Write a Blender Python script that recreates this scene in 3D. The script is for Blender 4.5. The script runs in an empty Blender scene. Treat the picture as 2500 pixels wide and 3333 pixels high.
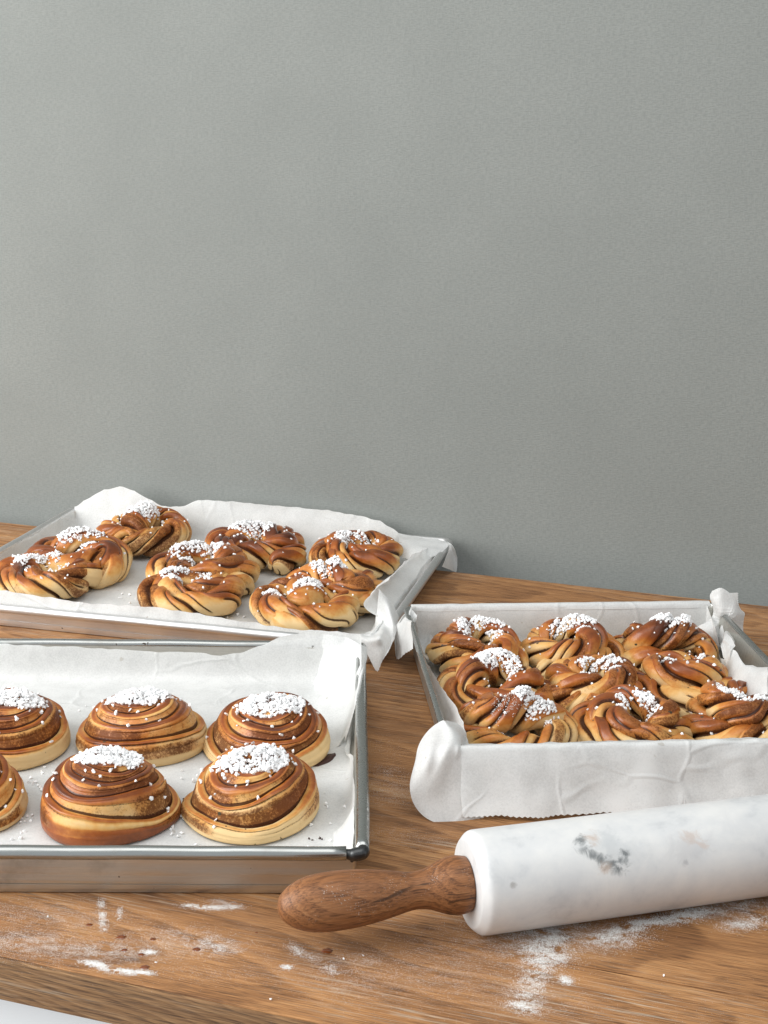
import bpy, bmesh, math, random
import numpy as np
from mathutils import Vector, Matrix, noise as mn
from mathutils.bvhtree import BVHTree

# ------------------------------------------------------------------ scene, camera, light
sc = bpy.context.scene
COL = sc.collection
CM = 0.01                                    # everything below is written in centimetres
F_PX, PITCH, ROLL, CAM_H = 4666.74, math.radians(15.167), math.radians(0.9498), 60.588
PW, PH = 2500, 3333
fw = np.array([0, math.cos(PITCH), -math.sin(PITCH)])
up0 = np.array([0, math.sin(PITCH), math.cos(PITCH)]); rt0 = np.array([1., 0, 0])
rt = math.cos(ROLL) * rt0 + math.sin(ROLL) * up0
up = -math.sin(ROLL) * rt0 + math.cos(ROLL) * up0
EYE = np.array([0, 0, CAM_H])
cd = bpy.data.cameras.new('camera'); cam = bpy.data.objects.new('camera', cd); COL.objects.link(cam)
cam.matrix_world = Matrix(((rt[0], up[0], -fw[0], 0), (rt[1], up[1], -fw[1], 0), (rt[2], up[2], -fw[2], CAM_H * CM), (0, 0, 0, 1)))
cd.sensor_fit = 'VERTICAL'; cd.sensor_height = 36; cd.sensor_width = 27; cd.lens = F_PX / PH * 36
cd.clip_start = 0.05; cd.clip_end = 60
sc.camera = cam
sc.view_settings.view_transform = 'Standard'; sc.view_settings.look = 'None'
sc.view_settings.exposure = 0; sc.view_settings.gamma = 1
w = bpy.data.worlds.new('World'); sc.world = w; w.use_nodes = True
w.node_tree.nodes['Background'].inputs[0].default_value = (0.93, 0.97, 1.0, 1)
w.node_tree.nodes['Background'].inputs[1].default_value = 0.66

def area(name, loc, aim, sx, sy, watts, color):
    ld = bpy.data.lights.new(name, 'AREA'); ld.shape = 'RECTANGLE'; ld.size = sx; ld.size_y = sy
    ld.energy = watts; ld.color = color
    o = bpy.data.objects.new(name, ld); COL.objects.link(o); o.location = loc
    o.rotation_euler = (Vector(aim) - Vector(loc)).to_track_quat('-Z', 'Y').to_euler()
    return o
area('window_light', (-2.1, 0.72, 1.05), (0.1, 1.35, 0.05), 1.9, 1.9, 82, (1.0, 0.99, 0.97))
area('ceiling_light', (0.0, 0.6, 2.4), (0.0, 1.25, 0.0), 2.6, 1.8, 24, (1.0, 0.98, 0.95))

# ------------------------------------------------------------------ helpers
FRAME = {                                    # x, y, turn of each tray's front left corner
    'A': (-37.327, 102.932, 0.023), 'B': (-57.712, 168.371, -0.2323), 'C': (6.361, 120.707, 0.090)}
TABLE = (-0.30353, 186.247, 81.911)

def at(fr, x, y, axis, val):
    """point of tray frame fr seen at photo pixel x, y on the plane axis = val"""
    ox, oy, th = FRAME[fr]
    u = np.array([math.cos(th), math.sin(th), 0]); v = np.array([-math.sin(th), math.cos(th), 0]); o = np.array([ox, oy, 0])
    d = fw + (x - PW / 2) / F_PX * rt - (y - PH / 2) / F_PX * up
    if axis == 'z': t = (val - CAM_H) / d[2]
    else:
        n = u if axis == 'u' else v
        t = (val - (EYE - o) @ n) / (d @ n)
    P = EYE + t * d - o
    return (P @ u, P @ v, P[2])

def table_pt(x, y, z=0.0):
    d = fw + (x - PW / 2) / F_PX * rt - (y - PH / 2) / F_PX * up
    return EYE + (z - CAM_H) / d[2] * d

def props(o, label=None, cat=None, group=None, kind=None):
    for k, v in (('label', label), ('category', cat), ('group', group), ('kind', kind)):
        if v: o[k] = v
    return o

def empty(name, loc, rz=0.0):
    o = bpy.data.objects.new(name, None); COL.objects.link(o)
    o.empty_display_size = 0.05
    o.location = [c * CM for c in loc]; o.rotation_euler = (0, 0, rz)
    return o

def mesh(name, V, Fc, mat, parent=None, loc=None, rz=0.0, smooth=True, attrs=None):
    V = np.asarray(V, float) * CM
    me = bpy.data.meshes.new(name)
    if isinstance(Fc, np.ndarray):
        k = Fc.shape[1]; n = len(Fc)
        me.vertices.add(len(V)); me.vertices.foreach_set('co', V.astype(np.float32).ravel())
        me.loops.add(n * k); me.loops.foreach_set('vertex_index', Fc.astype(np.int32).ravel())
        me.polygons.add(n)
        me.polygons.foreach_set('loop_start', np.arange(0, n * k, k, dtype=np.int32))
        me.polygons.foreach_set('loop_total', np.full(n, k, dtype=np.int32))
        me.update(calc_edges=True); me.validate()
    else:
        me.from_pydata([tuple(p) for p in V], [], Fc)
    me.polygons.foreach_set('use_smooth', np.full(len(me.polygons), smooth))
    for nm, val in (attrs or {}).items():
        a = me.attributes.new(nm, 'FLOAT', 'POINT'); a.data.foreach_set('value', np.asarray(val, np.float32))
    me.materials.append(mat); me.update()
    o = bpy.data.objects.new(name, me); COL.objects.link(o)
    if parent: o.parent = parent
    if loc is not None: o.location = [c * CM for c in loc]; o.rotation_euler = (0, 0, rz)
    return o

def grid_faces(n, m, wrap=False, off=0):
    """n rows of m points; wrap joins the last point of a row to its first"""
    i = np.arange(n - 1)[:, None]; mm = m if wrap else m - 1
    j = np.arange(mm)[None, :]; j2 = (j + 1) % m
    return np.stack([i * m + j, i * m + j2, (i + 1) * m + j2, (i + 1) * m + j], -1).reshape(-1, 4) + off

def crom(P, n, closed=False):
    """Catmull-Rom through the points P, n samples"""
    P = np.asarray(P, float); k = len(P)
    if k == 2: return P[0] + (P[1] - P[0]) * np.linspace(0, 1, n)[:, None]
    t = np.linspace(0, k if closed else k - 1, n, endpoint=not closed)
    i = np.minimum(t.astype(int), k - 1 if closed else k - 2); f = (t - i)[:, None]
    g = (lambda a: P[a % k]) if closed else (lambda a: np.where((a < 0)[:, None], 2 * P[0] - P[1], np.where((a > k - 1)[:, None], 2 * P[-1] - P[-2], P[np.clip(a, 0, k - 1)])))
    a, b, c, d = g(i - 1), g(i), g(i + 1), g(i + 2)
    return .5 * (2 * b + (c - a) * f + (2 * a - 5 * b + 4 * c - d) * f ** 2 + (3 * b - a - 3 * c + d) * f ** 3)

def tube(P, r, k=12, cap=True):
    """tube of radius r (number or list) along the points P: verts, faces"""
    P = np.asarray(P, float); n = len(P); r = np.broadcast_to(np.asarray(r, float), (n,))
    T = np.gradient(P, axis=0); T /= np.linalg.norm(T, axis=1)[:, None]
    N = np.zeros_like(P); ref = np.array([0, 0, 1.]) if abs(T[0, 2]) < .9 else np.array([1., 0, 0])
    x = ref - (ref @ T[0]) * T[0]; N[0] = x / np.linalg.norm(x)
    for i in range(1, n):
        x = N[i - 1] - (N[i - 1] @ T[i]) * T[i]; N[i] = x / np.linalg.norm(x)
    B = np.cross(T, N); ph = np.arange(k) / k * 2 * np.pi
    V = (P[:, None] + r[:, None, None] * (np.cos(ph)[None, :, None] * N[:, None] + np.sin(ph)[None, :, None] * B[:, None])).reshape(-1, 3)
    Fc = [tuple(f) for f in grid_faces(n, k, True)]
    if cap: Fc += [tuple(range(k - 1, -1, -1)), tuple(range((n - 1) * k, n * k))]
    return V, Fc

def box(x0, x1, y0, y1, z0, z1, bev=0.0):
    bm = bmesh.new(); bmesh.ops.create_cube(bm, size=1)
    for v in bm.verts: v.co = Vector(((x0 + x1) / 2 + v.co.x * (x1 - x0), (y0 + y1) / 2 + v.co.y * (y1 - y0), (z0 + z1) / 2 + v.co.z * (z1 - z0)))
    if bev: bmesh.ops.bevel(bm, geom=bm.edges[:], offset=bev, segments=2, affect='EDGES', profile=.6)
    V = [tuple(v.co) for v in bm.verts]; bm.verts.index_update(); Fc = [tuple(v.index for v in f.verts) for f in bm.faces]; bm.free()
    return V, Fc

def join(parts):
    V, Fc = [], []
    for v, f in parts:
        o = len(V); V += [tuple(p) for p in v]; Fc += [tuple(int(i) + o for i in q) for q in f]
    return V, Fc

def smoothstep(a, b, x):
    t = np.clip((x - a) / (b - a), 0, 1); return t * t * (3 - 2 * t)

# ------------------------------------------------------------------ materials
class NT:
    def __init__(s, name):
        s.m = bpy.data.materials.new(name); s.m.use_nodes = True; s.t = s.m.node_tree
        s.b = s.t.nodes['Principled BSDF']; s.out = s.t.nodes['Material Output']
    def n(s, kind, **kw):
        nd = s.t.nodes.new('ShaderNode' + kind)
        for k, v in kw.items(): setattr(nd, k, v)
        return nd
    def put(s, sock, val):
        if hasattr(val, 'is_output'): s.t.links.new(val, sock)
        elif isinstance(val, tuple) and len(val) == 3 and sock.type == 'RGBA': sock.default_value = val + (1,)
        else: sock.default_value = val
    def coord(s, which='Object'): return s.n('TexCoord').outputs[which]
    def attr(s, nm): return s.n('Attribute', attribute_name=nm).outputs['Fac']
    def mapv(s, vec, scale=(1, 1, 1), loc=(0, 0, 0), rot=(0, 0, 0)):
        m = s.n('Mapping'); s.put(m.inputs[0], vec); m.inputs['Scale'].default_value = scale; s.put(m.inputs['Location'], loc); m.inputs['Rotation'].default_value = rot
        return m.outputs[0]
    def noise(s, vec, scale, detail=4, rough=.55, dist=0.0):
        m = s.n('TexNoise'); s.put(m.inputs['Vector'], vec); m.inputs['Scale'].default_value = scale
        m.inputs['Detail'].default_value = detail; m.inputs['Roughness'].default_value = rough; m.inputs['Distortion'].default_value = dist
        return m.outputs['Fac']
    def math(s, op, a, b=0.0, c=0.0, clamp=False):
        m = s.n('Math', operation=op, use_clamp=clamp); s.put(m.inputs[0], a); s.put(m.inputs[1], b); s.put(m.inputs[2], c); return m.outputs[0]
    def rng(s, v, a, b, c=0.0, d=1.0):
        m = s.n('MapRange', interpolation_type='SMOOTHSTEP'); s.put(m.inputs[0], v)
        for i, q in enumerate((a, b, c, d)): s.put(m.inputs[i + 1], q)
        return m.outputs[0]
    def ramp(s, v, stops):
        m = s.n('ValToRGB'); s.put(m.inputs[0], v); e = m.color_ramp.elements
        while len(e) < len(stops): e.new(.5)
        for q, (p, c) in zip(e, stops): q.position = p; q.color = tuple(c) + (1,)
        return m.outputs[0]
    def mix(s, f, a, b, mode='MIX'):
        m = s.n('Mix', data_type='RGBA', blend_type=mode); s.put(m.inputs[0], f); s.put(m.inputs[6], a); s.put(m.inputs[7], b); return m.outputs[2]
    def bump(s, h, strength=.5, dist=.001, nrm=None):
        m = s.n('Bump'); s.put(m.inputs['Height'], h); m.inputs['Strength'].default_value = strength; m.inputs['Distance'].default_value = dist
        if nrm is not None: s.put(m.inputs['Normal'], nrm)
        s.put(s.b.inputs['Normal'], m.outputs[0]); return m.outputs[0]
    def set(s, **kw):
        for k, v in kw.items(): s.put(s.b.inputs[{'color': 'Base Color', 'rough': 'Roughness', 'metal': 'Metallic', 'spec': 'Specular IOR Level', 'coat': 'Coat Weight', 'coatr': 'Coat Roughness', 'sss': 'Subsurface Weight'}[k]], v)
        return s

def mat_wood(name, light, mid, dark, handle=False, freq=85):
    m = NT(name); co = m.coord()
    rnd = m.n('ObjectInfo').outputs['Random']
    off = m.n('CombineXYZ'); m.put(off.inputs[0], m.math('MULTIPLY', rnd, 3.7)); m.put(off.inputs[1], m.math('MULTIPLY', rnd, 0.31))
    ad = m.n('VectorMath', operation='ADD'); m.put(ad.inputs[0], co); m.put(ad.inputs[1], off.outputs[0]); p = ad.outputs[0]
    warp = m.noise(m.mapv(p, (2.2, 9, 9)), 1.0, 3)
    warp2 = m.noise(m.mapv(p, (7, 40, 40)), 1.0, 2)
    sx = m.n('SeparateXYZ'); m.put(sx.inputs[0], co)
    # year rings: distance from a slightly tilted pith line under the board
    zz = m.math('ADD', m.math('ADD', sx.outputs[2], 0.035), m.math('MULTIPLY', m.math('ADD', sx.outputs[0], m.math('MULTIPLY', rnd, 1.2)), 0.10))
    yy = m.math('ADD', sx.outputs[1], m.math('MULTIPLY', m.math('SUBTRACT', rnd, .5), 0.10))
    d = m.math('SQRT', m.math('ADD', m.math('MULTIPLY', zz, zz), m.math('MULTIPLY', yy, yy)))
    d = m.math('ADD', d, m.math('ADD', m.math('MULTIPLY', warp, .050), m.math('MULTIPLY', warp2, .006)))
    ring = m.math('FRACT', m.math('MULTIPLY', d, freq if not handle else 190))
    ring = m.math('MULTIPLY', ring, m.rng(ring, 1.0, 0.86))
    pores = m.noise(m.mapv(p, (26, 900, 900)), 1.0, 4, .72)
    pores2 = m.noise(m.mapv(p, (34, 1050, 1050)), 1.0, 2, .6)
    tone = m.noise(m.mapv(p, (3.0, 22, 22)), 1.0, 4)
    f = m.math('ADD', m.math('MULTIPLY', ring, .19 if not handle else .16), m.math('ADD', m.math('MULTIPLY', pores, .80), m.math('MULTIPLY', tone, .55)))
    streak = m.noise(m.mapv(p, (6, 270, 270)), 1.0, 5, .7)
    f = m.math('ADD', f, m.math('MULTIPLY', m.math('SUBTRACT', streak, .5), .34))
    c = m.ramp(f, [(.42, light), (.66, mid), (.98, dark)])
    dk = m.math('MULTIPLY', m.rng(pores2, .515, .60), m.rng(ring, .2, .8, .5, .9))
    c = m.mix(m.math('MULTIPLY', dk, .72), c, tuple(x * .5 for x in dark))
    h = m.math('ADD', m.math('MULTIPLY', pores, .8), m.math('MULTIPLY', m.rng(pores2, .5, .72), -.7))
    if not handle:
        worn = m.math('MULTIPLY', m.rng(m.noise(m.mapv(p, (14, 420, 420)), 1.0, 4, .7), .50, .68), m.rng(m.noise(m.mapv(p, (3, 8, 8)), 1.0, 3), .40, .62))
        c = m.mix(m.math('MULTIPLY', worn, .72), c, (.52, .43, .33))
        stain = m.rng(m.noise(p, 5.0, 4, .6), .60, .74)
        c = m.mix(m.math('MULTIPLY', stain, .10), c, dark)
        m.set(color=c, rough=m.rng(pores, .3, .7, .5, .72), spec=.35)
    else:
        crack = m.rng(m.noise(m.mapv(p, (10, 80, 80)), 1.0, 3, .5, 1.2), .60, .68)
        c = m.mix(m.math('MULTIPLY', crack, .8), c, tuple(x * .3 for x in dark))
        dust = m.math('MULTIPLY', m.rng(m.noise(p, 900, 2), .60, .70), m.rng(m.noise(p, 40, 3), .5, .7))
        c = m.mix(m.math('MULTIPLY', dust, .5), c, (.7, .66, .6))
        m.set(color=c, rough=.45, spec=.4)
    m.bump(h, .8 if not handle else .25, .0006)
    return m.m
M_WOOD = mat_wood('oak', (.60, .340, .150), (.43, .210, .082), (.168, .071, .027))
M_EDGE_SHADED = mat_wood('shaded_edge_oak', (.44, .265, .128), (.29, .158, .070), (.115, .052, .022), False, 230)  # finer-ringed oak, its colours darkened to paint in the front face's shade
M_HANDLE = mat_wood('handle_wood', (.40, .19, .078), (.29, .120, .044), (.115, .042, .015), True)

def mat_wall():
    m = NT('grey_wallpaper'); co = m.coord()
    a = m.noise(co, 1.1, 3); b = m.noise(co, 7.0, 5, .6)
    c = m.ramp(m.math('ADD', m.math('MULTIPLY', a, .6), m.math('MULTIPLY', b, .4)), [(.32, (.226, .239, .226)), (.66, (.270, .283, .268))])
    hx = m.noise(m.mapv(co, (170, 170, 640)), 1.0, 2, .6); vx = m.noise(m.mapv(co, (560, 560, 120)), 1.0, 2, .6)
    w1 = m.math('SINE', m.math('MULTIPLY', m.math('ADD', m.n('SeparateXYZ').outputs[2], 0.0), 1.0))
    thread = m.math('ADD', m.math('MULTIPLY', hx, .65), m.math('MULTIPLY', vx, .35))
    c = m.mix(m.rng(thread, .40, .62, 0, .42), c, (.170, .182, .176), 'MIX')
    m.set(color=c, rough=.85, spec=.2); m.bump(thread, .55, .0015)
    return m.m
M_WALL = mat_wall()

def mat_paper():
    m = NT('baking_paper'); co = m.coord()
    f1 = m.noise(co, 520, 3, .75); f2 = m.noise(co, 46, 4, .6); f3 = m.noise(co, 9, 3)
    fib = m.math('ADD', m.math('MULTIPLY', f1, .5), m.math('ADD', m.math('MULTIPLY', f2, .3), m.math('MULTIPLY', f3, .3)))
    c = m.ramp(fib, [(.40, (.75, .76, .755)), (.62, (.925, .935, .93))])
    spot = m.rng(m.noise(co, 60, 2), .73, .76)
    c = m.mix(m.math('MULTIPLY', spot, .35), c, (.42, .36, .27))
    m.set(color=c, rough=.5, spec=.35)
    wv = m.n('VectorMath', operation='ADD'); m.put(wv.inputs[0], co); nv = m.n('TexNoise'); m.put(nv.inputs['Vector'], co); nv.inputs['Scale'].default_value = 12
    sc_ = m.n('VectorMath', operation='SCALE'); m.put(sc_.inputs[0], nv.outputs['Color']); sc_.inputs['Scale'].default_value = .05; m.put(wv.inputs[1], sc_.outputs[0])
    cre = m.n('TexVoronoi', feature='DISTANCE_TO_EDGE'); m.put(cre.inputs['Vector'], wv.outputs[0]); cre.inputs['Scale'].default_value = 13
    cel = m.n('TexVoronoi', feature='F1'); m.put(cel.inputs['Vector'], wv.outputs[0]); cel.inputs['Scale'].default_value = 13
    where = m.rng(m.noise(co, 7, 2), .48, .62)
    h = m.math('ADD', m.math('MULTIPLY', m.math('MULTIPLY', m.rng(cre.outputs[0], .0, .045), where), -.55), m.math('ADD', m.math('MULTIPLY', m.math('MULTIPLY', cel.outputs['Distance'], where), .5), m.math('MULTIPLY', f1, .05)))
    nb = m.bump(h, .30, .0035)
    tr = m.n('BsdfTranslucent'); m.put(tr.inputs[0], c); m.put(tr.inputs['Normal'], nb)
    mx = m.n('MixShader'); mx.inputs[0].default_value = .34
    m.put(mx.inputs[1], m.b.outputs[0]); m.put(mx.inputs[2], tr.outputs[0]); m.put(m.out.inputs[0], mx.outputs[0])
    return m.m
M_PAPER = mat_paper()

def mat_metal(name, base, rough, stain=.5, streak=(6, 300, 300)):
    m = NT(name); co = m.coord()
    s = m.noise(m.mapv(co, streak), 1.0, 4, .6); d = m.noise(co, 22, 5, .65); e = m.noise(co, 160, 3)
    c = m.mix(m.rng(s, .35, .7, 0, .35), base, tuple(x * .62 for x in base))
    c = m.mix(m.math('MULTIPLY', m.rng(d, .5, .75), stain), c, (.25, .215, .17))
    sp = m.rng(m.noise(co, 110, 2), .745, .77); c = m.mix(sp, c, (.05, .035, .025))
    m.set(color=c, metal=m.math('SUBTRACT', 1.0, m.math('MULTIPLY', sp, .8)), rough=m.rng(m.math('ADD', s, m.math('MULTIPLY', d, .5)), .5, 1.0, rough, rough + .22))
    m.bump(m.math('ADD', s, m.math('MULTIPLY', e, .3)), .12, .0008)
    return m.m
M_STEEL = mat_metal('worn_steel', (.62, .61, .57), .32, .45)
M_RIM = mat_metal('rim_steel', (.46, .475, .465), .19, .35)
M_ALU = mat_metal('aluminium', (.78, .78, .78), .34, .12)
_m = NT('black_gap'); _m.set(color=(.075, .078, .08), rough=.32, metal=.85); M_BLACK = _m.m

def mat_dough():
    m = NT('baked_dough'); co = m.coord()
    bake = m.attr('bake'); fill = m.attr('fill'); seam = m.attr('seam')
    n1 = m.noise(co, 38, 4, .6); n2 = m.noise(co, 190, 4, .65)
    b = m.math('ADD', bake, m.math('ADD', m.math('MULTIPLY', m.math('SUBTRACT', n1, .5), .62), m.math('MULTIPLY', m.math('SUBTRACT', n2, .5), .22)))
    c = m.ramp(b, [(.05, (.74, .53, .27)), (.22, (.68, .395, .135)), (.41, (.525, .195, .040)), (.60, (.305, .080, .015)), (.90, (.098, .024, .007))])
    mot = m.noise(co, 560, 4, .78); mot2 = m.noise(co, 105, 5, .66)
    k = m.math('ADD', m.math('MULTIPLY', mot, .55), m.math('MULTIPLY', mot2, .45))
    mf = m.rng(m.math('ADD', k, m.math('MULTIPLY', m.math('SUBTRACT', fill, .55), .20)), .44, .60)
    mf = m.math('MULTIPLY', mf, m.rng(fill, .08, .3))
    c = m.mix(m.math('MULTIPLY', m.rng(fill, .1, .6), .55), c, (.45, .172, .038))
    c = m.mix(m.math('MULTIPLY', mf, .84), c, (.105, .027, .007))
    c = m.mix(m.math('MULTIPLY', m.rng(m.math('ADD', seam, m.math('MULTIPLY', m.math('SUBTRACT', mot, .5), .7)), .32, .72), .92), c, (.045, .012, .005))
    spk = m.rng(m.noise(co, 120, 1), .765, .785); c = m.mix(spk, c, (.06, .05, .03))
    gloss = m.math('MULTIPLY', m.rng(bake, .1, .5), m.math('SUBTRACT', 1.0, m.math('MULTIPLY', mf, .8)))
    m.set(color=c, rough=m.rng(gloss, 0, 1, .6, .36), spec=m.rng(gloss, 0, 1, .15, .35), coat=m.math('MULTIPLY', gloss, .22), coatr=.18)
    m.bump(m.math('ADD', m.math('MULTIPLY', mot, m.math('ADD', .25, m.math('MULTIPLY', fill, .8))), m.math('MULTIPLY', n1, .5)), .35, .0009)
    return m.m
M_DOUGH = mat_dough()
_m = NT('pearl_sugar'); _m.set(color=(.94, .945, .95), rough=.42, spec=.4); M_SUGAR = _m.m
_m = NT('flour'); _m.set(color=(.86, .85, .83), rough=.95, spec=.1); M_FLOUR = _m.m
_m = NT('syrup'); _m.set(color=(.17, .045, .012), rough=.12, spec=.5, coat=.6); M_SYRUP = _m.m
_m = NT('dark_crumb'); _m.set(color=(.04, .012, .008), rough=.6); M_CRUMB = _m.m
_m = NT('white_paint'); _m.set(color=(.80, .81, .82), rough=.4); M_PAINT = _m.m

def mat_marble():
    m = NT('white_marble'); co = m.coord()
    n = m.noise(co, 16, 6, .62, .6); n2 = m.noise(co, 70, 4, .6)
    c = m.ramp(m.math('ADD', m.math('MULTIPLY', n, .7), m.math('MULTIPLY', n2, .3)), [(.34, (.50, .515, .53)), (.47, (.66, .67, .675)), (.62, (.735, .735, .725))])
    def patch(p, r, col, lo=.5, hi=.64, sc=75, k=.9):
        nonlocal c
        d = m.n('VectorMath', operation='DISTANCE'); m.put(d.inputs[0], m.mapv(co, (1 / r[0], 1 / r[1], 1 / r[2]), tuple(-a / b for a, b in zip(p, r)))); d.inputs[1].default_value = (0, 0, 0)
        v = m.math('ADD', m.noise(co, sc, 5, .7, .8), m.math('MULTIPLY', m.math('SUBTRACT', .72, d.outputs['Value']), .42))
        c = m.mix(m.math('MULTIPLY', m.rng(v, lo, hi), k), c, col)
    for a in MARBLE: patch(*a)
    m.set(color=c, rough=.33, spec=.45); m.bump(n2, .06, .0005)
    return m.m
PX, PY, PA, PR = 6.924, 99.363, .2752, 4.0146
def on_barrel(x, y):
    """point of the barrel's surface (its own frame, m) under photo pixel x, y"""
    d = fw + (x - PW / 2) / F_PX * rt - (y - PH / 2) / F_PX * up; o = EYE - np.array([PX, PY, PR + .03])
    c, q = math.cos(PA), math.sin(PA); M = np.array([[c, q, 0], [-q, c, 0], [0, 0, 1]]); o = M @ o; d = M @ d
    A_, B_, C_ = d[1:] @ d[1:], o[1:] @ d[1:], o[1:] @ o[1:] - PR ** 2
    t = (-B_ - math.sqrt(max(0, B_ * B_ - A_ * C_))) / A_
    return tuple((o + t * d) * CM)
# grey and rusty inclusions of the marble: place, reach, colour, threshold, breakup, weight
MARBLE = [(on_barrel(2010, 2765), (.032, .022, .022), (.52, .54, .55), .40, .75, 45, .55), (on_barrel(1950, 2740), (.026, .016, .016), (.50, .52, .53), .40, .75, 45, .5),
          (on_barrel(2250, 2750), (.026, .02, .02), (.52, .52, .53), .42, .75, 40, .5), (on_barrel(1830, 2900), (.03, .02, .02), (.58, .59, .60), .42, .75, 40, .35), (on_barrel(2420, 2690), (.03, .02, .02), (.58, .59, .60), .42, .75, 40, .4)]
MARBLE += [(on_barrel(x, y), (r * 1.45, r * 1.2, r * 1.2), (.10, .115, .12), .48, .84, 80, .78) for x, y, r in ((1893, 2735, .007), (1902, 2765, .007), (1925, 2785, .006), (1955, 2798, .006), (1990, 2812, .008), (2010, 2828, .009), (2032, 2805, .008), (2040, 2778, .006))]
MARBLE += [(on_barrel(x, y), (r * 1.3, r * 1.2, r * 1.2), c_, .46, .78, 80, .6) for x, y, r, c_ in ((1930, 2728, .008, (.50, .36, .27)), (1975, 2828, .007, (.56, .44, .36)), (2250, 2722, .009, (.55, .45, .39)), (2288, 2752, .006, (.60, .50, .44)), (2230, 2808, .004, (.40, .40, .41)), (1668, 2880, .0035, (.28, .26, .24)))]
M_MARBLE = mat_marble()

# ------------------------------------------------------------------ the wall and the table
th = TABLE[0]; tu = np.array([math.cos(th), math.sin(th), 0]); tv = np.array([-math.sin(th), math.cos(th), 0])
WALL_V = TABLE[1] + 7
o = tv * WALL_V
wall = mesh('wall', *box(-320, 320, 0, 8, -90, 260), M_WALL, None, o, th, smooth=False)
props(wall, 'grey woven-look wallpapered wall behind the wooden table', 'wall', None, 'structure')

table = empty('wooden_table', tv * TABLE[2], th)
props(table, 'broad oak plank table dusted with flour, standing before the grey wall', 'table')
NP = 8; depth = TABLE[1] - TABLE[2]; pw = depth / NP
for i in range(NP):
    L = 0 if i % 2 else 7
    pl = mesh('plank', *box(-165 - L, 190 - L, -pw / 2 + .035, pw / 2 - .035, -3.5, 0, .07 if i else .16), M_WOOD, table, (0, (i + .5) * pw, 0), smooth=False)
mesh('edge_board', *box(-172, 197, -.30, .03, -3.5, -.03, .10), M_EDGE_SHADED, table, (0, 0, 0), smooth=False)  # added strip over the plank fronts, carries the painted shade of the front face
pnl = [box(-140, 165, 4.0, 6.0, -14, -3.6, .1), box(-140, 165, 4.0, 6.0, -88, -76, .1)]
mesh('base_frame', *join(pnl + [box(x, x + 2.7, 4.02, 5.98, -76, -14, .1) for x in np.arange(-140, 163, 23.1)]), M_PAINT, table, smooth=False)
for x in np.arange(-140, 140, 23.1):
    mesh('base_panel', *box(x + 2.7, x + 23.1, 4.8, 5.6, -76, -14), M_PAINT, table, smooth=False)

# ------------------------------------------------------------------ baking trays
def rrect(x0, x1, y0, y1, r, k=5):
    P = []
    for cx, cy, a0 in ((x1 - r, y0 + r, -90), (x1 - r, y1 - r, 0), (x0 + r, y1 - r, 90), (x0 + r, y0 + r, 180)):
        for j in range(k): a = math.radians(a0 + 90 * j / (k - 1)); P.append((cx + r * math.cos(a), cy + r * math.sin(a)))
    return P

def pan(x0, x1, y0, y1, h, ins, taper, r, foot=0.0):
    """sheet metal dish: outer skin, inner skin, floor"""
    rings = []
    for d, z in ((ins + taper + .35, 0.02), (ins + taper + .08, .12), (ins + taper, .45), (ins + taper * .85, .86), (ins + taper * .85 + .09, .90), (ins + taper * .82, .95), (ins, h), (ins + .12, h), (ins + taper + .12, .5), (ins + taper + .5, .14)):
        rings.append([(p[0], p[1], z) for p in rrect(x0 + d, x1 - d, y0 + d, y1 - d, r)])
    n = len(rings[0]); V = [p for q in rings for p in q]
    Fc = [tuple(f) for f in grid_faces(len(rings), n, True)]
    Fc += [tuple(range(n - 1, -1, -1)), tuple(range((len(rings) - 1) * n, len(rings) * n))]
    return V, Fc

def tray(fr, x0, x1, y1, h, rr, corner, label, mat, rim_mat, taper):
    t = empty('baking_tray', (FRAME[fr][0], FRAME[fr][1], 0), FRAME[fr][2])
    props(t, label, 'baking tray', 'baking trays on the table')
    mesh('pan', *pan(x0, x1, 0, y1, h, rr * .85, taper, .5), mat, t, smooth=False)
    return t
tA = tray('A', -23, 36.1, 47.2, 4.05, .55, .5, 'large worn steel tray with round rolled rim holding six swirl buns', M_STEEL, M_RIM, .12)
def wav(P, a, seed):
    P = np.array(P, float); return P + np.array([[mn.noise((p[0] * .12 + seed, p[1] * .12, seed)) * a for _ in range(3)] for p in P])
lin = lambda a, b, n=40: np.array(a) + (np.array(b) - np.array(a)) * np.linspace(0, 1, n)[:, None]
RA = .57
mesh('rim', *tube(wav(lin((-23, 0, 4.05), (34.75, 0, 4.05)), .08, 1), RA, 16), M_RIM, tA)
mesh('rim', *tube(wav(lin((36.1, .55, 4.05), (36.1, 46.9, 4.05)), .08, 2), RA, 16), M_RIM, tA)
mesh('rim', *tube(wav(lin((36.0, 47.2, 4.05), (-23, 47.2, 4.05)), .08, 3), RA, 16), M_RIM, tA)
mesh('rim', *tube(wav(lin((-23, 47.2, 4.05), (-23, 0, 4.05)), .08, 4), RA, 16), M_RIM, tA)
cap = [tube(crom([(34.7, .05, 4.0), (35.2, .02, 3.95), (35.65, -.02, 4.02), (36.05, .2, 4.05), (36.1, .65, 4.05)], 12), [.40, .42, .45, .50, .53, .55, .56, .57, .575, .575, .57, .5], 14),
       tube([(35.25, .0, 4.0), (35.25, -.02, 3.55), (35.22, .0, 3.35)], [.3, .22, .14], 8)]
mesh('rim_corner', *join(cap), M_BLACK, tA)

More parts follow.
